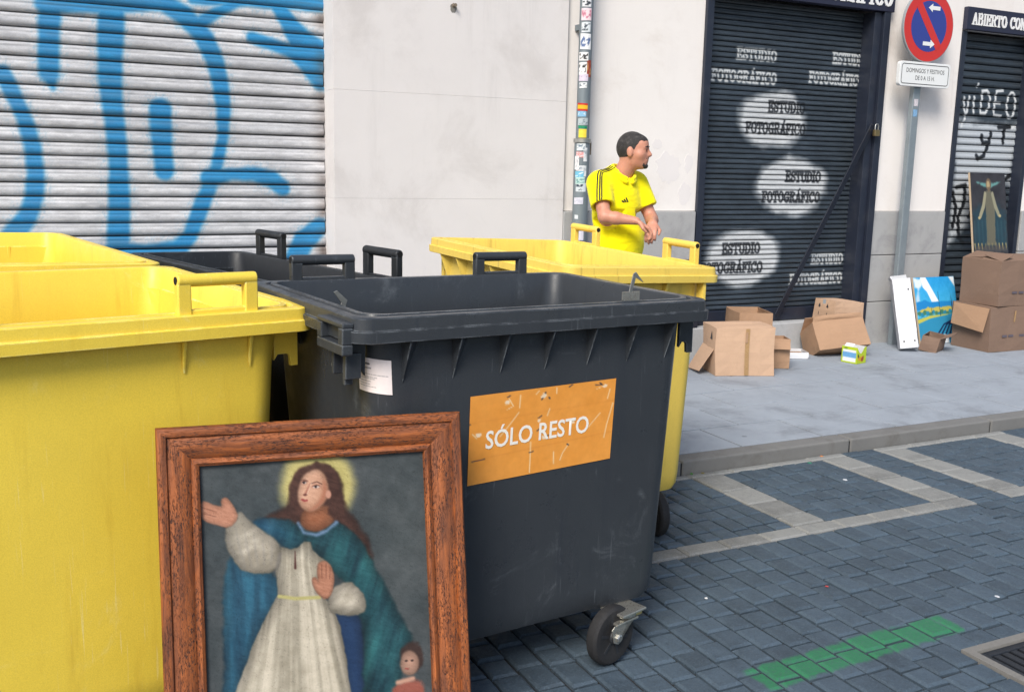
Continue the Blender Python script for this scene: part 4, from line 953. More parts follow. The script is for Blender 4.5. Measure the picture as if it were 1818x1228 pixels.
# bright printed packet
M_print = attrmat('printed packet card', 0.5, 0.05, 60, 0.06)
G_ = empty('packet', (6.13, 6.00, KZ), 'small torn yellow-green packet with a blue and white panel', 'packet')
ga = math.radians(-78); gx = Vector((math.cos(ga), math.sin(ga), 0)); gy = Vector((-gx.y, gx.x, 0)); go = Vector((6.045, 6.07, KZ))
gq = lambda a, b_, z: np.array(go + gx * a + gy * b_ + Vector((0, 0, z)))
def pcol(u, v, front):
    c = np.tile(np.array([176., 196., 46.]), (len(u), 1))
    if front:
        c = over(c, np.maximum(np.abs(u - .5) - .42, np.abs(v - .44) - .36), (224, 228, 230), .02); c = over(c, np.maximum(np.abs(u - .5) - .44, np.abs(v - .50) - .16), (104, 158, 206), .05)
        c = over(c, ell_d(u, v, (.25, .88), .12, .07), (120, 150, 50), .05)
    else:
        c = over(c, ell_d(u, v, (.35, .45), .3, .22) + (fnoise(u, v, 8, 3) - .5) * .2, (202, 150, 40), .1); c = over(c, ell_d(u, v, (.6, .35), .14, .2), (150, 70, 40), .1); c = over(c, ell_d(u, v, (.15, .6), .08, .14), (60, 80, 40), .06)
    return c
Lg, Wg, Hg = .145, .13, .135
sheet('front_panel', lambda u, v: np.array([gq(a * Lg, 0, b_ * Hg) for a, b_ in zip(u, v)]), 30, 30, lambda u, v: pcol(u, v, True), M_print, G_)
sheet('side_panel', lambda u, v: np.array([gq(Lg, a * Wg, b_ * (Hg - .05 * math.sin(math.pi * min(1, a * 1.3)))) for a, b_ in zip(u, v)]), 30, 30, lambda u, v: pcol(u, v, False), M_print, G_)
mb = MB(); mb.add([gq(0, 0, 0), gq(0, Wg, 0), gq(0, Wg, Hg), gq(0, 0, Hg)], [(0, 1, 2, 3)]); mb.add([gq(0, Wg, 0), gq(Lg, Wg, 0), gq(Lg, Wg, Hg), gq(0, Wg, Hg)], [(0, 1, 2, 3)]); mb.build('back_panel', C_white, G_)
mb = MB(); mb.add([gq(.02, 0, Hg), gq(.10, 0, Hg), gq(.10, .03, Hg + .025), gq(.02, .03, Hg + .025)], [(0, 1, 2, 3)]); mb.build('flap', C_white, G_)
# long white box leaning on the post
hy = math.radians(22)
rotH = rz(-38) @ rx_(-16) @ ry_(-9)
H_, q = carton('long_box', 'long narrow white box leaning against the sign post', (7.00, 6.24, KZ + .02), rotH, .155, .115, .62, C_white, top='open', bulge=.003, flaps=(('b', -20, .05), ('l', 20, .03)))
decal(H_, q, [(-.079, -.045, .50), (-.079, -.025, .50), (-.079, -.025, .34), (-.079, -.045, .34)], M_grey, 'print')
decal(H_, q, [(-.03, -.0605, .56), (-.028, -.0605, .56), (-.022, -.0615, .08), (-.024, -.0615, .08)], M_grey, 'crease')
for dx, dz in ((.05, .06), (-.04, .06), (.05, .52)): decal(H_, q, [(dx - .006, -.0605, dz - .008), (dx + .006, -.0605, dz - .008), (dx + .006, -.0605, dz + .008), (dx - .006, -.0605, dz + .008)], M_ink, 'hole_shade_patch')  # flat dark patches, painted as the shade inside punched openings
J_, q = carton('cardboard_box', 'small crumpled brown carton in front of the blue landscape canvas', (7.23, 6.20, KZ), rz(28) @ rx_(8), .24, .15, .14, C_brown, top='open', flaps=(('f', 60, .09),))
# two big brown cartons at the right
L_, q = carton('cardboard_box', 'large brown carton with an open flap, bottom of the stack at right', (8.09, 6.11, KZ), rz(-3), .90, .42, .40, C_brown, bulge=.008)
M_print2 = pmat('faded carton print', S(88, 82, 92), .1, 30, .8, 0)
for dx in (-.30, -.22, -.09): decal(L_, q, [(dx, -.2225, .15), (dx + .06, -.2225, .15), (dx + .06, -.2225, .13), (dx, -.2225, .13)], M_print2, 'print')
mb = MB(); mb.prism([(-.235, .395), (.20, .40), (.20, .21), (-.22, .18)], lambda a, b_, d: q(-.462 - d - (.40 - b_) * .22, a * .88, b_), 0, .006); mb.build('flap', C_mid, L_)
decal(L_, q, [(-.17, -.2195, .36), (-.154, -.2195, .36), (-.154, -.2195, .26), (-.17, -.2195, .26)], M_tape, 'tape')
K_, q = carton('cardboard_box', 'large brown carton, top of the stack at right, under the saint painting', (8.125, 6.115, KZ + .408), rz(-1), .88, .41, .40, C_brown, bulge=.008, top='open', flaps=(('f', -78, .20), ('b', -84, .20), ('l', -70, .16)))

for dx in (-.28, -.20, -.08): decal(K_, q, [(dx, -.2175, .13), (dx + .06, -.2175, .13), (dx + .06, -.2175, .11), (dx, -.2175, .11)], M_print2, 'print')

# =================================================================== PICTURES
M_canvas = attrmat('painted canvas', 0.55, 0.25, 420, 0.10, spec=0.3)
M_cside = pmat('canvas edge', S(196, 176, 150), 0.08, 20, 0.8, 0.2, 150)
# blue landscape canvas
I_ = empty('canvas_painting', (7.62, 6.45, KZ), 'bright blue landscape canvas leaning against the granite wall base', 'painting')
ib = np.array([7.365, 6.425, KZ]); iw = np.array([.53, 0, 0]); ih = np.array([.0, .165, .60]); inn = np.cross(iw, ih); inn /= np.linalg.norm(inn)
def icol(u, v):
    y = 1 - v; n = fnoise(u, y, 6, 91); n2 = fnoise(u * 3, y * 3, 7, 92)
    c = np.stack([40 + 60 * y, 150 + 50 * y, 214 + 14 * y], -1) + (n2 - .5)[:, None] * 20
    c = over(c, poly_d(u, y, [(0, .0), (.0, .15), (.1, .2), (.2, .12), (.2, 0)]) + (n - .5) * .1, (214, 226, 234), .05); c = over(c, poly_d(u, y, [(.1, .15), (.0, .3), (.0, .42), (.12, .36)]) + (n - .5) * .1, (176, 206, 228), .08)
    c = over(c, poly_d(u, y, [(.86, 0), (1, 0), (1, .16)]), (224, 228, 232), .03); c = over(c, poly_d(u, y, [(.17, 0), (.30, 0), (.58, .40), (.56, .46), (.44, .46), (.30, .22), (.21, .15)]), (232, 236, 240), .01)
    c = over(c, poly_d(u, y, [(0, .37), (.2, .34), (.36, .38), (.6, .36), (1, .38), (1, .5), (0, .5)]) + (n - .5) * .04, (34, 130, 196), .02)
    c = over(c, poly_d(u, y, [(.08, .49), (.3, .45), (.55, .46), (.8, .44), (1, .46), (1, .58), (.1, .56)]) + (n2 - .5) * .05, (190, 178, 88), .02)
    for k in range(14): c = over(c, ell_d(u, y, (.05 + k * .07, .545 + .02 * math.sin(k * 2.1)), .045, .035) + (n2 - .5) * .03, (44, 130, 160) if k % 2 else (66, 120, 96), .02)
    c = over(c, poly_d(u, y, [(0, .62), (.4, .57), (1, .56), (1, 1), (0, 1)]) + (n2 - .5) * .03, (48, 138, 178), .02); c = over(c, line_d(u, y, [(0, .66), (.3, .60), (.75, .57)], [.03, .02, .006]), (186, 184, 84), .02)
    for k in range(6): c = over(c, line_d(u, y, [(.25 + .13 * k, 1.02), (.62 + .07 * k, .72), (1.05, .60 + .03 * k)], [.02, .012, .004]), (20, 40, 80), .015)
    c = over(c, poly_d(u, y, [(.55, 1.0), (.60, .86), (.70, .90), (.70, 1.0)]), (216, 222, 228), .02); c = over(c, poly_d(u, y, [(.86, 1), (1, .84), (1, 1)]), (224, 228, 232), .02)
    for x0, a, b_, w in ((.56, .22, .58, .010), (.87, .22, .58, .012), (.36, .46, .54, .008)): c = over(c, line_d(u, y, [(x0, a), (x0 + .003, b_)], [.002, w]), (40, 70, 84), .008)
    return c
sheet('canvas', lambda u, v: ib + np.outer(u, iw) + np.outer(v, ih) , 90, 100, icol, M_canvas, I_)
MB().add([tuple(ib + iw * a + ih * b_ - inn * d) for d in (.001, .02) for a, b_ in ((0, 0), (1, 0), (1, 1), (0, 1))], [(7, 6, 5, 4), (0, 1, 5, 4), (1, 2, 6, 5), (2, 3, 7, 6), (3, 0, 4, 7), (0, 3, 2, 1)]).build('stretcher', M_cside, I_)
# dark panel with a standing saint
Mp = empty('panel_painting', (8.27, 6.37, KZ), 'narrow dark panel painting of a robed saint rising behind the brown cartons', 'painting')
mbp = np.array([8.055, 6.37, KZ]); mw = np.array([.475, 0, 0]); mh = np.array([-.04, .25, 1.568]); mn = np.cross(mw, mh); mn /= np.linalg.norm(mn)
def mcol(u, v):
    y = (1 - v) / .469; n = fnoise(u, y * 1.6, 5, 95); n2 = fnoise(u * 2, y * 3, 9, 96); c = np.stack([36 + 26 * n, 36 + 26 * n, 40 + 28 * n], -1)
    c = over(c, poly_d(u, y, [(.0, .5), (.2, .42), (.8, .42), (1, .5), (1, .95), (0, .95)]) + (n2 - .5) * .2, (34, 66, 80), .2, .7)
    for k in range(9):
        x0 = .06 + k * .11; c = over(c, line_d(u, y, [(x0, .62), (x0 + .01, .92)], [.02, .012]), (70, 112, 118), .05, .4)
    c = over(c, poly_d(u, y, [(.16, .12), (.42, .13), (.5, .08), (.58, .13), (.86, .11), (.66, .17), (.5, .2), (.34, .17)]) + (n2 - .5) * .03, (96, 142, 140), .03)
    c = over(c, poly_d(u, y, [(.44, .22), (.56, .22), (.63, .34), (.66, .48), (.64, .86), (.68, .92), (.36, .92), (.40, .84), (.40, .48), (.38, .34)]) + (n2 - .5) * .03, (100, 98, 84), .03)
    for x0 in (.44, .49, .54, .59): c = over(c, line_d(u, y, [(x0, .45), (x0 + .004, .9)], [.006, .01]), (92, 92, 82), .02, .7)
    c = over(c, line_d(u, y, [(.40, .27), (.34, .42), (.24, .54)], [.035, .04, .035]), (146, 142, 118), .02); c = over(c, line_d(u, y, [(.61, .27), (.68, .42), (.76, .52)], [.035, .04, .035]), (140, 138, 116), .02)
    c = over(c, ell_d(u, y, (.205, .57), .035, .02), (176, 160, 120), .02); c = over(c, ell_d(u, y, (.80, .545), .035, .02), (176, 160, 120), .02)
    c = over(c, ell_d(u, y, (.51, .145), .075, .075), (108, 92, 74), .02); c = over(c, ell_d(u, y, (.50, .155), .045, .052), (166, 146, 112), .015); c = over(c, poly_d(u, y, [(.46, .18), (.55, .18), (.53, .23), (.50, .245)]), (110, 94, 76), .02)
    c = over(c, poly_d(u, y, [(.1, .93), (.9, .93), (1, 1), (0, 1)]) + (n2 - .5) * .08, (70, 70, 72), .03)
    for k in range(10):
        x0 = .04 + k * .10; c = over(c, line_d(u, y, [(x0, .90), (x0 + .015, .97)], [.012, .004]), (190, 170, 110), .02, .5 if 2 < k < 7 else .85)
    return c
sheet('panel_face', lambda u, v: mbp + np.outer(u, mw) + np.outer(v, mh), 100, 300, mcol, M_canvas, Mp)
MB().add([tuple(mbp + mw * a + mh * b_ - mn * d) for d in (.001, .022) for a, b_ in ((0, 0), (1, 0), (1, 1), (0, 1))], [(7, 6, 5, 4), (0, 1, 5, 4), (1, 2, 6, 5), (2, 3, 7, 6), (3, 0, 4, 7), (0, 3, 2, 1)]).build('panel_edge', M_cside, Mp)

# ------------------------------------------------------------------ big framed painting leaning on the containers
def wood(name):
    m, t, b = newmat(name)
    st = coords(t, 'UV', (1, 1, 1))
    grain = noise(t, coords(t, 'UV', (5, 90, 1)), 1.0, 8, .7, .6); blot = noise(t, coords(t, 'UV', (4, 14, 1)), 1.0, 6, .65, .4)
    col = mix(t, ramp(t, grain, .3, .7), S(98, 52, 28), S(172, 96, 46)); col = mix(t, ramp(t, blot, .45, .68, 0, .55), col, S(80, 48, 36))
    worm = noise(t, coords(t, 'UV', (70, 330, 1)), 1.0, 5, .7, .8); wm = math_(t, 'MULTIPLY', ramp(t, worm, .525, .575), ramp(t, noise(t, coords(t, 'UV', (7, 26, 1)), 1.0, 4), .36, .56))
    col = mix(t, math_(t, 'MULTIPLY', wm, .9), col, S(38, 22, 20)); hl = ramp(t, noise(t, coords(t, 'UV', (14, 60, 1)), 1.0, 6, .7), .58, .75, 0, .35); col = mix(t, hl, col, S(206, 128, 70))
    t.links.new(col, b.inputs['Base Color']); t.links.new(ramp(t, blot, .3, .7, .45, .7), b.inputs['Roughness'])
    bump(t, b, math_(t, 'SUBTRACT', math_(t, 'MULTIPLY', grain, .5), math_(t, 'MULTIPLY', wm, .8)), .5, .006); return m
M_wood = wood('old varnished frame wood')
FT = Vector((.268, 2.53, .944)); FR = Vector((1.041, 2.42, .943)); fw = (FR - FT); FW = fw.length; fw.normalize()
th = math.radians(12); nh = Vector((-.141, -.990, 0)).normalized(); fd = nh * math.sin(th) - Vector((0, 0, 1)) * math.cos(th); fd = (fd - fw * fd.dot(fw)).normalized(); fn_ = fd.cross(fw).normalized()
if fn_.y > 0: fn_ = -fn_
FH = .962
fq = lambda s, t, n=0.0: FT + fw * s + fd * t + fn_ * n
fp = empty('framed_painting', tuple(fq(FW / 2, FH)), 'old painting of a robed haloed woman in a worn brown wooden frame', 'painting')
prof = [(0, -.03), (0, .0), (.004, .006), (.014, .009), (.024, .006), (.027, -.001), (.032, .001), (.050, .004), (.068, .0), (.078, -.006), (.082, -.010), (.086, -.006), (.094, -.003), (.101, -.008), (.103, -.020), (.103, -.03)]
cors = [(0, 0), (FW, 0), (FW, FH), (0, FH)]
ins = lambda k, d: {0: (d, d), 1: (FW - d, d), 2: (FW - d, FH - d), 3: (d, FH - d)}[k]
for k in range(4):
    a, b_ = k, (k + 1) % 4; L = []; N = 24
    rr = random.Random(k)
    for j in range(N + 1):
        u = j / N; row = []
        for d, n in prof:
            p, r = ins(a, d), ins(b_, d); row.append(fq(p[0] + (r[0] - p[0]) * u, p[1] + (r[1] - p[1]) * u, n + (rr.uniform(-.0008, .0008) if 0 < j < N else 0)))
        L.append(row)
    mb = MB(); mb.loft(L, closed=False); o = mb.build('frame_rail', M_wood, fp, smooth=35)
    uv = o.data.uv_layers.new(name='UVMap'); m_ = len(prof); Lr = FW if k % 2 == 0 else FH
    for poly in o.data.polygons:
        for li in poly.loop_indices:
            vi = o.data.loops[li].vertex_index; uv.data[li].uv = (vi // m_ / N * Lr + k * 3.1, prof[vi % m_][0] + k * .7)
PT = {"halo": [[0.398, 0.173], [0.502, 0.181]], "hair": [[0.323, 0.212], [0.33, 0.165], [0.362, 0.122], [0.401, 0.112], [0.439, 0.131], [0.457, 0.174], [0.462, 0.236], [0.488, 0.274], [0.517, 0.332], [0.532, 0.382], [0.51, 0.362], [0.463, 0.309], [0.428, 0.269], [0.368, 0.264], [0.309, 0.274], [0.274, 0.27], [0.255, 0.246], [0.31, 0.229]], "mant": [[0.225, 0.257], [0.263, 0.249], [0.333, 0.261], [0.367, 0.3], [0.428, 0.269], [0.469, 0.291], [0.504, 0.337], [0.533, 0.395], [0.567, 0.466], [0.596, 0.53], [0.631, 0.596], [0.604, 0.642], [0.588, 0.73], [0.588, 0.896], [0.495, 0.882], [0.501, 0.58], [0.497, 0.519], [0.464, 0.43], [0.423, 0.39], [0.366, 0.324], [0.33, 0.339], [0.284, 0.31], [0.239, 0.273]], "mantL": [[0.169, 0.328], [0.201, 0.367], [0.281, 0.387], [0.289, 0.459], [0.242, 0.519], [0.205, 0.602], [0.174, 0.673], [0.135, 0.825], [0.12, 0.765], [0.147, 0.641], [0.146, 0.536], [0.151, 0.42]], "mantR": [[0.419, 0.498], [0.497, 0.516], [0.503, 0.61], [0.498, 0.882], [0.459, 0.876], [0.447, 0.711], [0.429, 0.571]], "dress": [[0.287, 0.323], [0.33, 0.337], [0.364, 0.311], [0.377, 0.349], [0.418, 0.383], [0.386, 0.434], [0.399, 0.468], [0.422, 0.498], [0.441, 0.572], [0.456, 0.712], [0.477, 0.879], [0.118, 0.822], [0.174, 0.673], [0.198, 0.619], [0.229, 0.546], [0.276, 0.463], [0.29, 0.441], [0.281, 0.375]], "slvL": [[0.192, 0.227], [0.211, 0.25], [0.233, 0.273], [0.284, 0.31], [0.293, 0.341], [0.282, 0.382], [0.207, 0.378], [0.177, 0.332], [0.162, 0.281]], "slvR": [[0.421, 0.45], [0.464, 0.433], [0.494, 0.457], [0.506, 0.495], [0.498, 0.513], [0.449, 0.513], [0.413, 0.497]], "belt": [[0.287, 0.449], [0.326, 0.459], [0.389, 0.463]], "coll": [[0.341, 0.266], [0.355, 0.292], [0.388, 0.301], [0.415, 0.292], [0.439, 0.273]], "neck": [[0.358, 0.227], [0.43, 0.227], [0.435, 0.27], [0.409, 0.286], [0.385, 0.292], [0.362, 0.284], [0.346, 0.267]], "face": [[0.352, 0.163], [0.362, 0.143], [0.38, 0.132], [0.4, 0.13], [0.414, 0.147], [0.421, 0.175], [0.418, 0.205], [0.404, 0.224], [0.38, 0.239], [0.358, 0.233], [0.346, 0.215], [0.343, 0.191]], "faceSh": [[0.409, 0.152], [0.421, 0.175], [0.418, 0.205], [0.404, 0.224], [0.38, 0.239], [0.365, 0.236], [0.388, 0.224], [0.405, 0.2]], "eyes": [[0.391, 0.176], [0.361, 0.163]], "brow": [[0.379, 0.166], [0.394, 0.163], [0.406, 0.17]], "brow2": [[0.354, 0.156], [0.361, 0.155], [0.37, 0.159]], "nose": [[0.375, 0.166], [0.368, 0.182], [0.362, 0.194], [0.368, 0.198]], "mouth": [[0.354, 0.206], [0.36, 0.21], [0.366, 0.209]], "ear": [[0.422, 0.198], [0.423, 0.213]], "handL": [[0.101, 0.197], [0.112, 0.191], [0.139, 0.208], [0.156, 0.21], [0.154, 0.191], [0.163, 0.187], [0.174, 0.2], [0.185, 0.221], [0.19, 0.238], [0.169, 0.262], [0.138, 0.251], [0.107, 0.236], [0.1, 0.223]], "fingL": [[0.105, 0.206], [0.139, 0.22], [0.108, 0.222], [0.138, 0.232]], "handR": [[0.387, 0.38], [0.397, 0.372], [0.409, 0.371], [0.421, 0.384], [0.428, 0.414], [0.421, 0.456], [0.405, 0.471], [0.388, 0.455], [0.375, 0.43], [0.373, 0.413], [0.381, 0.412], [0.389, 0.425]], "fingR": [[0.398, 0.378], [0.397, 0.414], [0.409, 0.377], [0.408, 0.415], [0.419, 0.389], [0.417, 0.418]], "slit": [[0.331, 0.338], [0.33, 0.381]], "chF": [[0.622, 0.659], [0.65, 0.663]], "chH": [[0.639, 0.637], [0.669, 0.641]], "chE": [[0.611, 0.656], [0.627, 0.657]], "chM": [[0.608, 0.676], [0.616, 0.678]], "chC": [[0.563, 0.734], [0.586, 0.71], [0.627, 0.705], [0.667, 0.718], [0.659, 0.908], [0.557, 0.891]], "hairF": [[0.336, 0.209], [0.338, 0.173], [0.356, 0.137], [0.392, 0.122], [0.42, 0.135], [0.434, 0.165], [0.436, 0.199], [0.442, 0.244]]}
def vcol(u, v):
    x = .095 + u * (FW - .19); y = .095 + v * (FH - .19)
    n = fnoise(x, y, 9, 201, 5); n2 = fnoise(x, y, 40, 211, 4); n3 = fnoise(x * 3, y, 30, 221, 3)
    br = (n2 - .5)[:, None] * 22
    c = np.stack([44 + 40 * n, 54 + 34 * n, 58 + 32 * n], -1) + br * .6
    c = over(c, ell_d(x, y, (.62, .33), .12, .22), (86, 92, 92), .2, .5)
    w1 = (n - .5) * .016 + (n2 - .5) * .012
    fA = fnoise((x + y * .35) * 5, (y - x * .3) * 1.2, 7, 401, 4); fB = fnoise(x * 6, y * 1.1, 6, 411, 4)
    st_ = .5 + .42 * (fnoise(x * 2.5 + y, y * 9 - x * 4, 26, 421, 3) - .5)
    def form(c, d, col, soft, dep=.03, lo=.62):
        col = np.asarray(col, float); col = np.tile(col, (len(x), 1)) if col.ndim == 1 else col
        sh = lo + (1 - lo) * np.clip(-d / dep, 0, 1) ** .7
        return over(c, d, col * sh[:, None], soft)
    hc = PT['halo'][0]; d = np.hypot(x - hc[0], y - hc[1]) - .098; c = over(c, d + w1, np.stack([194 + 40 * (st_ - .5), 182 + 36 * (st_ - .5), 116 + 30 * (st_ - .5)], -1) - np.clip((.075 - np.hypot(x - hc[0], y - hc[1])) / .06, 0, 1)[:, None] * 30, .036)
    teal = lambda: np.stack([16 + 44 * fA + 16 * (st_ - .5), 42 + 88 * fA + 20 * (st_ - .5), 54 + 78 * fA + 20 * (st_ - .5)], -1)
    blue = lambda: np.stack([16 + 42 * fB + 16 * (st_ - .5), 42 + 84 * fB + 18 * (st_ - .5), 62 + 92 * fB + 18 * (st_ - .5)], -1)
    c = form(c, (poly_d(x, y, PT['hair'], 1) - .004) + w1, np.stack([70 + 40 * (st_ - .5) + 20 * n3, 46 + 30 * (st_ - .5) + 12 * n3, 40 + 24 * (st_ - .5) + 8 * n3], -1), .016)
    c = form(c, (poly_d(x, y, PT['mantL'], 1) - .004) + w1, blue(), .012); c = form(c, (poly_d(x, y, PT['mantR'], 1) - .004) + w1, (36, 62, 98), .01)
    tl = teal(); k = np.clip((.36 - x) / .1, 0, 1)[:, None]; tl = tl * (1 - k) + (np.array([34, 84, 112]) + (fA[:, None] - .5) * 60) * k
    c = form(c, (poly_d(x, y, PT['mant'], 1) - .004) + w1, tl, .012)
    fx = (x - .335) / np.maximum(.12, .10 + (y - .33) * .45); fold = fnoise(fx * 3 + 2, y * .6, 5, 301, 3); fold = np.clip((fold - .5) * 2.4 + .5, 0, 1); wh = np.stack([168 + 44 * fold, 160 + 42 * fold, 142 + 40 * fold], -1) + br
    c = form(c, (poly_d(x, y, PT['dress'], 1) - .004) + w1 * .6, wh, .006)
    f2 = fnoise((x * .55 + y) * 4, (x - y) * 1.1, 9, 311, 3); f2 = np.clip((f2 - .5) * 2.4 + .5, 0, 1); wl = np.stack([166 + 46 * f2, 158 + 44 * f2, 142 + 42 * f2], -1) + br
    c = form(c, (poly_d(x, y, PT['slvL'], 1) - .007) + w1 * .6, wl - np.clip((y - .30) / .08, 0, 1)[:, None] * 34, .008)
    for k_ in range(5): c = over(c, line_d(x, y, [(.185 + .022 * k_, .262 + .012 * k_), (.192 + .020 * k_, .31 + .008 * k_), (.205 + .016 * k_, .365)], [.001, .003, .002]), (138, 134, 130), .008, .5)
    c = form(c, (poly_d(x, y, PT['slvR'], 1) - .006) + w1 * .6, wl, .007)
    c = over(c, line_d(x, y, [PT['slvL'][4], PT['slvL'][5]], .003), (120, 116, 116), .012, .6); c = over(c, line_d(x, y, PT['slvL'][6:9], .002), (120, 118, 116), .014, .5)
    c = over(c, line_d(x, y, PT['belt'], .0045), (184, 176, 116), .005); c = over(c, line_d(x, y, PT['slit'], [.001, .003]), (84, 48, 44), .004)
    c = form(c, poly_d(x, y, PT['neck'], 2) + w1 * .4 - .003, np.stack([158 + 50 * (st_ - .5), 100 + 44 * (st_ - .5), 70 + 40 * (st_ - .5)], -1), .01); c = over(c, line_d(x, y, PT['coll'], .005) + w1 * .5, (112, 138, 168), .009, .85)
    c = over(c, line_d(x, y, PT['hairF'], [.016, .017, .016, .015, .016, .017, .018, .02]) + w1, np.stack([66 + 44 * (st_ - .5) + 18 * n3, 42 + 32 * (st_ - .5) + 12 * n3, 36 + 26 * (st_ - .5) + 8 * n3], -1), .012)
    c = form(c, poly_d(x, y, PT['face'], 2) + w1 * .25 - .002, np.stack([214 + 40 * (st_ - .5), 166 + 36 * (st_ - .5), 138 + 34 * (st_ - .5)], -1) - np.clip((x - .385) / .04, 0, 1)[:, None] * 26 - np.clip((y - .2) / .04, 0, 1)[:, None] * 22, .009, 0.016, 0.74); c = over(c, poly_d(x, y, PT['faceSh'], 2), (178, 116, 90), .014, .8)
    c = over(c, ell_d(x, y, PT['ear'][0], .007, .011), (204, 150, 128), .005)
    for e, rx in zip(PT['eyes'], (.0085, .0055)):
        c = over(c, ell_d(x, y, (e[0], e[1] - .001), rx * 1.5, .0062), (172, 118, 98), .006, .8); c = over(c, ell_d(x, y, e, rx, .0034), (226, 208, 196), .003); c = over(c, ell_d(x, y, (e[0] - .001, e[1] - .0005), .0034, .0034), (44, 32, 32), .003); c = over(c, line_d(x, y, [(e[0] - rx, e[1] - .002), (e[0], e[1] - .0045), (e[0] + rx, e[1] - .002)], .0009), (70, 44, 40), .003)
    c = over(c, line_d(x, y, PT['brow'], .0013), (96, 62, 52), .004); c = over(c, line_d(x, y, PT['brow2'], .001), (104, 68, 58), .004)
    c = over(c, line_d(x, y, PT['nose'][:3], [.001, .0025, .004]), (160, 100, 82), .006, .75); c = over(c, ell_d(x, y, PT['nose'][2], .005, .0028), (104, 58, 50), .003)
    c = over(c, line_d(x, y, [(a + .005, b2 - .001) for a, b2 in PT['nose'][:3]], .0012), (236, 200, 178), .004, .7)
    c = over(c, line_d(x, y, PT['mouth'], .0028), (160, 76, 72), .003); c = over(c, line_d(x, y, [(a, b2 + .006) for a, b2 in PT['mouth']], .0012), (176, 122, 100), .004, .6)
    c = form(c, poly_d(x, y, PT['handL'], 1) + w1 * .3 - .002, np.stack([186 + 60 * (st_ - .5), 130 + 54 * (st_ - .5), 104 + 48 * (st_ - .5)], -1), .006, 0.01, 0.72); c = form(c, poly_d(x, y, PT['handR'], 1) + w1 * .3 - .002, np.stack([184 + 60 * (st_ - .5), 128 + 54 * (st_ - .5), 102 + 48 * (st_ - .5)], -1), .006, 0.01, 0.72)
    fl = PT['fingL']; fr_ = PT['fingR']
    for p in ([fl[0], fl[1]], [fl[2], fl[3]], [fr_[0], fr_[1]], [fr_[2], fr_[3]], [fr_[4], fr_[5]]): c = over(c, line_d(x, y, p, .0009), (122, 76, 60), .003, .9)
    # cherub at the lower right
    c = over(c, ell_d(x, y, (.628, .648), .036, .040) + w1, (58, 42, 38), .01); c = form(c, ell_d(x, y, (.620, .662), .027, .034) + w1 * .4, (198, 154, 132), .008)
    for e in PT['chE']: c = over(c, ell_d(x, y, e, .004, .0028), (60, 42, 40), .003)
    c = over(c, line_d(x, y, PT['chM'], .0018), (150, 72, 66), .003); c = over(c, poly_d(x, y, PT['chC'], 2) + w1, (150, 84, 70), .012); c = over(c, line_d(x, y, PT['chC'][1:3], .006), (196, 150, 128), .01)
    c = c + (st_ - .5)[:, None] * 26 + (fnoise(x, y, 4, 431, 3) - .5)[:, None] * 22
    # craquelure and varnish
    cr = np.clip(1 - np.abs(fnoise(x, y, 70, 231, 3) - .5) / .012, 0, 1)[:, None] * .18
    return c * (1 - cr) * .90 + (n2 - .5)[:, None] * 10
sheet('canvas', lambda u, v: np.array([fq(.095 + a * (FW - .19), .095 + b2 * (FH - .19), -.021) for a, b2 in zip(u, v)]), 300, 380, vcol, M_canvas, fp)
MB().prism([(.012, .012), (FW - .012, .012), (FW - .012, FH - .012), (.012, FH - .012)], lambda a, b2, d: fq(a, b2, d), -.034, -.027).build('backboard', M_cside, fp)

# =================================================================== LITTER
def scrap(name, label, x, y, z, r, col, seed, cat='scrap', flat=.35):
    r *= .62
    mb = MB(); q_ = random.Random(seed); n = 9
    top = [(x + r * q_.uniform(.5, 1.1) * math.cos(2 * math.pi * k / n), y + r * q_.uniform(.5, 1.1) * math.sin(2 * math.pi * k / n), z + r * flat * q_.uniform(.2, 1)) for k in range(n)]
    bot = [(a, b_, z + .0005) for a, b_, _ in top]
    mb.loft([bot, top], True, False); c = (x, y, z + r * flat * 1.2); i0 = len(mb.v); mb.v.append(c); mb.f += [(n + k, n + (k + 1) % n, i0) for k in range(n)]
    tag(mb.build(name, pmat(name + ' surface', col, .2, 60, .8, .2, 200), None, base=(x, y, z)), label, cat, 'scraps lying on the road')
scrap('scrap', 'crumpled green scrap at the foot of the kerb', 3.90, 4.09, 0, .026, S(40, 110, 90), 1)
scrap('scrap', 'small orange-brown scrap lying against the kerb', 4.06, 4.168, 0, .020, S(190, 120, 70), 2)
scrap('scrap', 'tiny dry leaf by the kerb next to the yellow container', 3.22, 4.165, 0, .018, S(120, 110, 60), 3)
scrap('scrap', 'tiny green weed tuft at the kerb foot beside the container', 3.15, 4.172, 0, .016, S(60, 110, 50), 4, flat=.8)
scrap('scrap', 'tiny white paper speck on the dark paving by the charcoal container', 2.26, 2.86, 0, .012, S(220, 220, 220), 5)
scrap('scrap', 'small red scrap on the paving near the green paint line', 2.77, 2.76, 0, .013, S(180, 70, 70), 6)
scrap('scrap', 'flattened white wrapper inside the pale-edged bay', 3.86, 3.78, 0, .030, S(206, 210, 214), 7, flat=.12)
scrap('scrap', 'white scrap on the paving by the drain grate', 3.32, 2.42, 0, .022, S(196, 200, 206), 8, flat=.2)

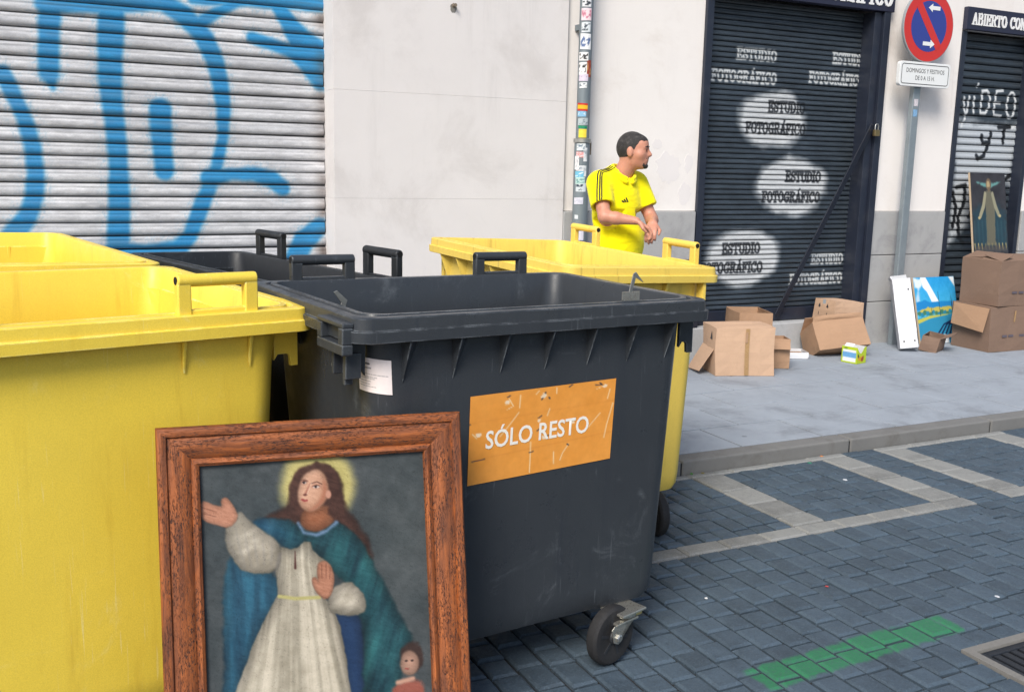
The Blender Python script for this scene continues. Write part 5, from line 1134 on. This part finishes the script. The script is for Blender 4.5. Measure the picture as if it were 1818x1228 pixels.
# =================================================================== PERSON
def surface_nets(F, o, h):
    ins = F < 0; nx, ny, nz = F.shape
    cs = [(i, j, k) for i in (0, 1) for j in (0, 1) for k in (0, 1)]
    sub = lambda A, c: A[c[0]:nx - 1 + c[0], c[1]:ny - 1 + c[1], c[2]:nz - 1 + c[2]]
    cnt = sum(sub(ins, c).astype(np.int8) for c in cs); act = (cnt > 0) & (cnt < 8)
    idx = -np.ones(act.shape, int); ii = np.argwhere(act); idx[act] = np.arange(len(ii))
    P = np.zeros((len(ii), 3)); W_ = np.zeros(len(ii)); va = {c: sub(F, c)[act] for c in cs}
    for a in cs:
        for ax in range(3):
            if a[ax] == 0:
                b = list(a); b[ax] = 1; b = tuple(b); fa, fb = va[a], va[b]; m_ = (fa < 0) != (fb < 0)
                t = np.where(m_, fa / (fa - fb + 1e-12), 0); q = np.array(a, float)[None, :].repeat(len(ii), 0); q[:, ax] += t
                P += q * m_[:, None]; W_ += m_
    P = (P / W_[:, None] + ii) * h + o; faces = []
    for ax in range(3):
        u, v = [(1, 2), (2, 0), (0, 1)][ax]
        sl0 = [slice(None)] * 3; sl1 = [slice(None)] * 3; sl0[ax] = slice(0, -1); sl1[ax] = slice(1, None)
        a, b = ins[tuple(sl0)], ins[tuple(sl1)]; E = np.argwhere(a != b); E = E[(E[:, u] > 0) & (E[:, v] > 0) & (E[:, u] < F.shape[u] - 1) & (E[:, v] < F.shape[v] - 1)]
        if not len(E): continue
        fl = a[tuple(E.T)]
        def g(du, dv): q = E.copy(); q[:, u] -= du; q[:, v] -= dv; return idx[tuple(q.T)]
        Q = np.stack([g(1, 1), g(0, 1), g(0, 0), g(1, 0)], -1); Q[~fl] = Q[~fl][:, ::-1]; faces.append(Q)
    return P, np.concatenate(faces)
class SDF:
    """smooth union of tapered capsules and ellipsoids on a grid"""
    def __init__(s, lo, hi, h):
        s.o = np.array(lo, float); s.h = h; n = [int((b - a) / h) + 1 for a, b in zip(lo, hi)]; s.F = np.full(n, .2, np.float32)
        s.ax = [s.o[i] + np.arange(n[i]) * h for i in range(3)]
    def _box(s, lo, hi, m=.06):
        r = []
        for i in range(3):
            a = int(max(0, math.floor((lo[i] - m - s.o[i]) / s.h))); b = int(min(len(s.ax[i]), math.ceil((hi[i] + m - s.o[i]) / s.h) + 1)); r.append(slice(a, max(a, b)))
        return tuple(r), np.meshgrid(*[s.ax[i][r[i]] for i in range(3)], indexing='ij')
    def _mrg(s, sl, d, k, cut=False):
        f = s.F[sl]
        if cut: s.F[sl] = np.maximum(f, -d); return
        if k <= 0: s.F[sl] = np.minimum(f, d); return
        hh = np.clip(.5 + .5 * (f - d) / k, 0, 1); s.F[sl] = f * (1 - hh) + d * hh - k * hh * (1 - hh)
    def cap(s, a, b, ra, rb, k=.03, cut=False):
        a, b = np.array(a, float), np.array(b, float); r = max(ra, rb); sl, (X, Y, Z) = s._box(np.minimum(a, b) - r, np.maximum(a, b) + r)
        d = b - a; t = np.clip(((X - a[0]) * d[0] + (Y - a[1]) * d[1] + (Z - a[2]) * d[2]) / (d @ d + 1e-12), 0, 1)
        s._mrg(sl, np.sqrt((X - a[0] - t * d[0]) ** 2 + (Y - a[1] - t * d[1]) ** 2 + (Z - a[2] - t * d[2]) ** 2) - (ra + (rb - ra) * t), k, cut); return s
    def ell(s, c, r, k=.03, rot=None, cut=False):
        c, r = np.array(c, float), np.array(r, float); R_ = max(r); sl, (X, Y, Z) = s._box(c - R_, c + R_); p = np.stack([X - c[0], Y - c[1], Z - c[2]], -1)
        if rot is not None: p = p @ np.array(rot)
        q = p / r; l = np.sqrt((q ** 2).sum(-1)); l2 = np.sqrt(((p / r ** 2) ** 2).sum(-1)) + 1e-9
        s._mrg(sl, l * (l - 1) / l2, k, cut); return s
    def clip(s, fn): s.F = np.maximum(s.F, fn(*np.meshgrid(*s.ax, indexing='ij')).astype(np.float32)); return s
    def mesh(s, name, mat, parent, Mx, smooth=2):
        P, Q = surface_nets(s.F, s.o, s.h); P = P @ np.array(Mx.to_3x3()).T
        me = bpy.data.meshes.new(name); me.from_pydata(P.tolist(), [], Q.tolist()); me.validate()
        bm = bmesh.new(); bm.from_mesh(me)
        for _ in range(smooth): bmesh.ops.smooth_vert(bm, verts=bm.verts, factor=.5, use_axis_x=True, use_axis_y=True, use_axis_z=True)
        bmesh.ops.recalc_face_normals(bm, faces=bm.faces); bm.to_mesh(me); bm.free()
        me.polygons.foreach_set('use_smooth', [True] * len(me.polygons)); me.materials.append(mat)
        o = bpy.data.objects.new(name, me); COL.objects.link(o); o.parent = parent; return o

def skin_mat():
    m, t, b = newmat('skin'); p = coords(t, 'Object')
    col = mix(t, noise(t, p, 12, 6, .6), S(184, 126, 104), S(208, 150, 126)); col = mix(t, ramp(t, noise(t, p, 40, 4), .5, .7, 0, .3), col, S(176, 108, 90))
    t.links.new(col, b.inputs['Base Color']); b.inputs['Roughness'].default_value = .5; b.inputs['Subsurface Weight'].default_value = .12; b.inputs['Subsurface Radius'].default_value = (.01, .004, .002)
    bump(t, b, noise(t, p, 160, 4), .12, .003); return m
M_skin = skin_mat()
def cloth(name, c, sc=9, bp=.26):
    m, t, b = newmat(name); p = coords(t, 'Object'); col = mix(t, noise(t, p, 6, 5), tuple(x * .92 for x in c), tuple(min(1, x * 1.04) for x in c)); t.links.new(col, b.inputs['Base Color'])
    b.inputs['Roughness'].default_value = .8; b.inputs['Sheen Weight'].default_value = .15; b.inputs['Specular IOR Level'].default_value = .2
    bump(t, b, math_(t, 'ADD', noise(t, coords(t, 'Object', (1, 1, 2.2)), sc, 2, .45, 1.2), math_(t, 'MULTIPLY', noise(t, p, 400, 2), .06)), bp, .03); return m
M_shirt = cloth('yellow jersey', S(252, 238, 0)); M_trou = cloth('dark trousers', S(40, 42, 50)); M_hair = pmat('dark greying hair', S(40, 37, 37), .45, 120, .65, 1.0, 260, dirt=S(104, 100, 98), dirt_amt=.5, dscale=40); M_shoe = pmat('dark shoe', S(44, 42, 42), .1, 20, .5, .2, 60); M_black = pmat('black print', S(24, 26, 22), .1, 20, .7, .0)
man = empty('person', (3.455, 5.51, KZ), 'man in a yellow short-sleeved sports shirt, hands clasped, looking right', 'person')
C_ = Vector((-3.44, -5.52, 0)).normalized(); R_ = Vector((-C_.y, C_.x, 0))      # towards the street, and to its right
tw = math.radians(42); Fd = C_ * math.cos(tw) + R_ * math.sin(tw); Ld = R_ * math.cos(tw) - C_ * math.sin(tw)
MM = Matrix(((Ld.x, Fd.x, 0), (Ld.y, Fd.y, 0), (0, 0, 1)))
hA = math.radians(38); hf = np.array([math.sin(hA), math.cos(hA), 0]); hl = np.array([math.cos(hA), -math.sin(hA), 0]); hu = np.array([0, 0, 1.]); HR = np.stack([hl, hf, hu], -1)
HC = np.array([.045, .085, 1.643])
hp = lambda l, f, u: HC + hl * l + hf * f + hu * u
# landmarks: (left, forward, up)
SHr, SHl = (-.160, -.005, 1.435), (.160, -.005, 1.435); ELr, ELl = (-.22, .13, 1.235), (.212, .10, 1.215); WRr, WRl = (-.085, .275, 1.215), (.045, .285, 1.200)
b = SDF((-.45, -.3, -.02), (.45, .52, 1.86), .0062)
b.ell((0, 0, 1.26), (.145, .095, .21)).ell((0, .015, 1.06), (.14, .11, .18)).ell((0, -.01, .92), (.15, .11, .13)).cap((-.12, -.01, 1.415), (.12, -.01, 1.415), .058, .058, .05)
b.cap((0, -.012, 1.42), (.03, .06, 1.575), .062, .058, .03)
for s, hip in ((-1, -.09), (1, .09)): b.cap((hip, 0, .88), (s * .105, .015, .49), .088, .062, .04).cap((s * .105, .015, .49), (s * .11, -.015, .09), .060, .040, .02)
for sh, el, wr in ((SHr, ELr, WRr), (SHl, ELl, WRl)):
    b.cap(sh, el, .056, .039, .03).cap(el, np.array(el) * .65 + np.array(wr) * .35, .038, .038, .02).cap(np.array(el) * .65 + np.array(wr) * .35, wr, .038, .025, .02)
# head
b.ell(hp(0, -.012, .018), (.073, .096, .098), .02, HR).ell(hp(0, .026, -.040), (.058, .070, .074), .03, HR).ell(hp(0, .050, .045), (.052, .040, .040), .03, HR).ell(hp(0, .062, -.088), (.026, .024, .022), .02, HR)
b.ell(hp(0, .072, .022), (.05, .016, .014), .015, HR)
b.cap(hp(0, .084, .012), hp(0, .104, -.022), .009, .014, .012).ell(hp(.012, .092, -.026), (.009, .009, .008), .008, HR).ell(hp(-.012, .092, -.026), (.009, .009, .008), .008, HR)
b.cap(hp(-.018, .081, -.062), hp(.018, .081, -.062), .010, .010, .010)
for s in (-1, 1):
    b.ell(hp(s * .030, .084, .004), (.015, .012, .010), .006, HR, cut=True); b.ell(hp(s * .030, .076, .004), (.012, .011, .010), .003, HR)
    b.ell(hp(s * .076, -.012, -.008), (.010, .020, .034), .006, HR); b.ell(hp(s * .045, .048, -.022), (.022, .024, .022), .025, HR)
# hands, the right folded over the left
def hand(w, side):
    w = np.array(w); dr = np.array((-side * .62, .50, -.45)); dr /= np.linalg.norm(dr); sd_ = np.cross(dr, (0, 0, 1.)); sd_ /= np.linalg.norm(sd_); dn = np.cross(dr, sd_); dn = dn if dn[2] < 0 else -dn
    for k in range(4):
        o_ = (k - 1.5) * .019; b.cap(w + sd_ * o_ * .6, w + dr * .082 + sd_ * o_, .0145, .0115, .008)
        l = (.036, .042, .039, .030)[k]; p0 = w + dr * .085 + sd_ * o_; p1 = p0 + (dr * .86 + dn * .5) * l; p2 = p1 + (dr * .35 + dn * .92) * l * .75; p3 = p2 + (-dr * .2 + dn * .95) * l * .5
        b.cap(p0, p1, .0105, .0098, .003).cap(p1, p2, .0098, .009, .002).cap(p2, p3, .009, .0075, .002)
    t0 = w + dr * .028 + sd_ * side * .026; t1 = t0 + (dr * .6 + sd_ * side * .55 + dn * .4) * .045; t2 = t1 + (dr * .9 + dn * .3 - sd_ * side * .1) * .032; b.cap(t0, t1, .014, .0115, .008).cap(t1, t2, .0115, .009, .002)
hand(WRr, -1); hand(WRl, 1)
body = b.mesh('body', M_skin, man, MM, 1)
# hair, short and cropped; beard; eyes
hr = SDF((-.10, -.09, 1.50), (.2, .24, 1.80), .0045); hr.ell(hp(0, -.014, .021), (.0765, .0985, .1005), .0, HR).ell(hp(0, .046, .048), (.056, .045, .046), .02, HR)
X, Y, Z = np.meshgrid(*hr.ax, indexing='ij'); lf = (X - HC[0]) * hf[0] + (Y - HC[1]) * hf[1]; lu = Z - HC[2]; ll = np.abs((X - HC[0]) * hl[0] + (Y - HC[1]) * hl[1])
face_cut = np.maximum(lf - .030 - .55 * np.clip(.075 - lu, -.05, .1) * -1, 0)
wig = .004 * np.sin(X * 210 + Z * 90) + .003 * np.sin(Y * 260 - Z * 150); lf = lf + wig; lu = lu + wig * .6
keep = np.minimum(np.maximum(.060 - lu, lf - .092), np.maximum(-(lu + .055) , lf - (.010 + .6 * np.clip(lu, 0, .06))))
hr.F = np.maximum(hr.F, keep.astype(np.float32)); hair = hr.mesh('hair', M_hair, man, MM, 1)
gt = SDF((-.03, .01, 1.49), (.2, .26, 1.67), .004)
gt.cap(hp(-.026, .083, -.046), hp(.0, .090, -.043), .0065, .008, .004).cap(hp(.026, .083, -.046), hp(.0, .090, -.043), .0065, .008, .004).ell(hp(0, .074, -.092), (.028, .021, .019), .01, HR).cap(hp(-.030, .073, -.048), hp(-.028, .068, -.088), .0065, .008, .006).cap(hp(.030, .073, -.048), hp(.028, .068, -.088), .0065, .008, .006)
gt.mesh('goatee', M_hair, man, MM, 1)
ey = MB()
for s in (-1, 1):
    p_ = MM @ Vector(hp(s * .030, .0875, .005)) + Vector(man.location); ey.lathe(p_, MM @ Vector(hf), [(.002, -.002), (.0075, 0), (.004, .0022), (.0005, .003)], 10)
ey.build('eyes', M_ink, man, smooth=60)
eb = MB()
for s in (-1, 1): eb.tube([MM @ Vector(hp(s * a, f_, u_)) + Vector(man.location) for a, f_, u_ in ((.012, .0915, .025), (.028, .0905, .029), (.047, .078, .025))], [.004, .005, .003], 8)
eb.build('eyebrows', M_hair, man, smooth=60)
# shirt
sT = SDF((-.45, -.3, .84), (.45, .35, 1.60), .0068)
sT.ell((0, 0, 1.26), (.182, .132, .25)).ell((0, .024, 1.06), (.174, .156, .20)).ell((0, -.005, .93), (.19, .15, .12), .04).cap((-.13, -.01, 1.438), (.13, -.01, 1.438), .072, .072, .05).cap((-.10, -.02, 1.455), (.0, .0, 1.50), .06, .06, .05).cap((.10, -.02, 1.455), (.0, .0, 1.50), .06, .06, .05)
for sh, el in ((SHr, ELr), (SHl, ELl)): e_ = np.array(sh) * .22 + np.array(el) * .78; sT.cap(sh, e_, .080, .074, .03)
for a_, z_, f_ in ((-.07, 1.0, .18), (.05, .97, .19), (.0, 1.10, .185), (-.1, 1.15, .15), (.1, 1.13, .16)): sT.cap((a_ - .05, f_ - .025, z_ + .02), (a_ + .04, f_ - .035, z_ - .01), .010, .006, .02)
for el, sh in ((ELr, SHr), (ELl, SHl)):   # open cuffs
    d_ = np.array(el) - np.array(sh); d_ = d_ / np.linalg.norm(d_); c_ = np.array(sh) * .32 + np.array(el) * .68
    X, Y, Z = np.meshgrid(*sT.ax, indexing='ij'); pl_ = (X - c_[0]) * d_[0] + (Y - c_[1]) * d_[1] + (Z - c_[2]) * d_[2]; far = np.sqrt((X - c_[0]) ** 2 + (Y - c_[1]) ** 2 + (Z - c_[2]) ** 2) - .16
    sT.F = np.maximum(sT.F, np.minimum(pl_, -far).astype(np.float32)); sT.cap(c_ - d_ * .03, c_ + d_ * .08, .055, .066, 0, cut=True)
sT.clip(lambda X, Y, Z: .89 + .012 * np.sin(X * 30) - Z); sT.cap((.01, .02, 1.50), (.03, .06, 1.62), .066, .075, 0, cut=True); sT.cap((0, .12, 1.45), (0, .15, 1.37), .028, .004, 0, cut=True)
shirt = sT.mesh('shirt', M_shirt, man, MM, 2)
# collar
cl = SDF((-.14, -.13, 1.38), (.14, .19, 1.58), .0055)
ring_ = [(.008 + .080 * math.sin(t), .022 + .082 * math.cos(t) * (1.05 if math.cos(t) > 0 else .95), 1.512 - .045 * max(0, math.cos(t)) ** 1.5) for t in [math.radians(d) for d in range(14, 347, 12)]]
for p, r in zip(ring_[:-1], ring_[1:]): cl.cap(p, r, .012, .012, .004); cl.cap(np.array(p) - (0, 0, .022), np.array(r) - (0, 0, .022), .013, .013, .006)
cl.mesh('collar', M_shirt, man, MM, 1)
# trousers and shoes
tr = SDF((-.3, -.25, .04), (.3, .25, 1.0), .0085); tr.ell((0, -.005, .91), (.182, .14, .13))
for s in (-1, 1): tr.cap((s * .09, 0, .87), (s * .107, .012, .49), .102, .078, .04).cap((s * .107, .012, .49), (s * .112, -.012, .08), .076, .066, .03)
tr.clip(lambda X, Y, Z: np.maximum(Z - .97, .055 - Z)); tr.mesh('trousers', M_trou, man, MM, 2)
for s in (-1, 1):
    sh_ = SDF((s * .12 - .09, -.14, -.01), (s * .12 + .09, .24, .14), .006); sh_.cap((s * .112, -.06, .048), (s * .125, .13, .036), .046, .04, .02).ell((s * .112, -.03, .07), (.045, .06, .055), .02); sh_.clip(lambda X, Y, Z: .002 - Z); sh_.mesh('shoe', M_shoe, man, MM, 1)
# three dark bands over the sleeve and a small chest mark
bv = BVHTree.FromObject(shirt, bpy.context.evaluated_depsgraph_get())
def on_shirt(p, off=.0022):
    q_ = MM @ Vector(p); r = bv.find_nearest(q_); return r[0] + r[1] * off + Vector(man.location), r[1]
for k in range(3):
    path = []
    for t in np.linspace(0, 1, 15):
        if t < .32: u_ = t / .32; base_ = Vector((-.075 - .12 * u_, .02 + .02 * u_, 1.56 - .03 * u_))
        else: u_ = (t - .32) / .68; base_ = Vector((-.195 - .075 * u_, .045 + .085 * u_, 1.50 - .165 * u_))
        base_ = base_ + Vector((.0, .022 * (k - 1), 0.0)) + Vector((0, .0, 0)); path.append(on_shirt(base_)[0])
    MB().tube(path, .0048, 6, r2=.4).build('sleeve_stripe', M_black, shirt, smooth=60)
for k in range(3):
    c0 = Vector((-.075 + .016 * k, .17, 1.335)); ht = (.012, .022, .032)[k]
    p0, n0 = on_shirt(c0 + Vector((.012, 0, -.005)), .002); p1, n1 = on_shirt(c0 + Vector((-.012 + .004 * k, 0, -.005 + ht)), .002)
    d_ = (p1 - p0); sdv = d_.cross(n0).normalized() * .005
    MB().add([p0 - sdv, p0 + sdv, p1 + sdv, p1 - sdv], [(0, 1, 2, 3)]).build('chest_mark', M_black, shirt, fixn=False)
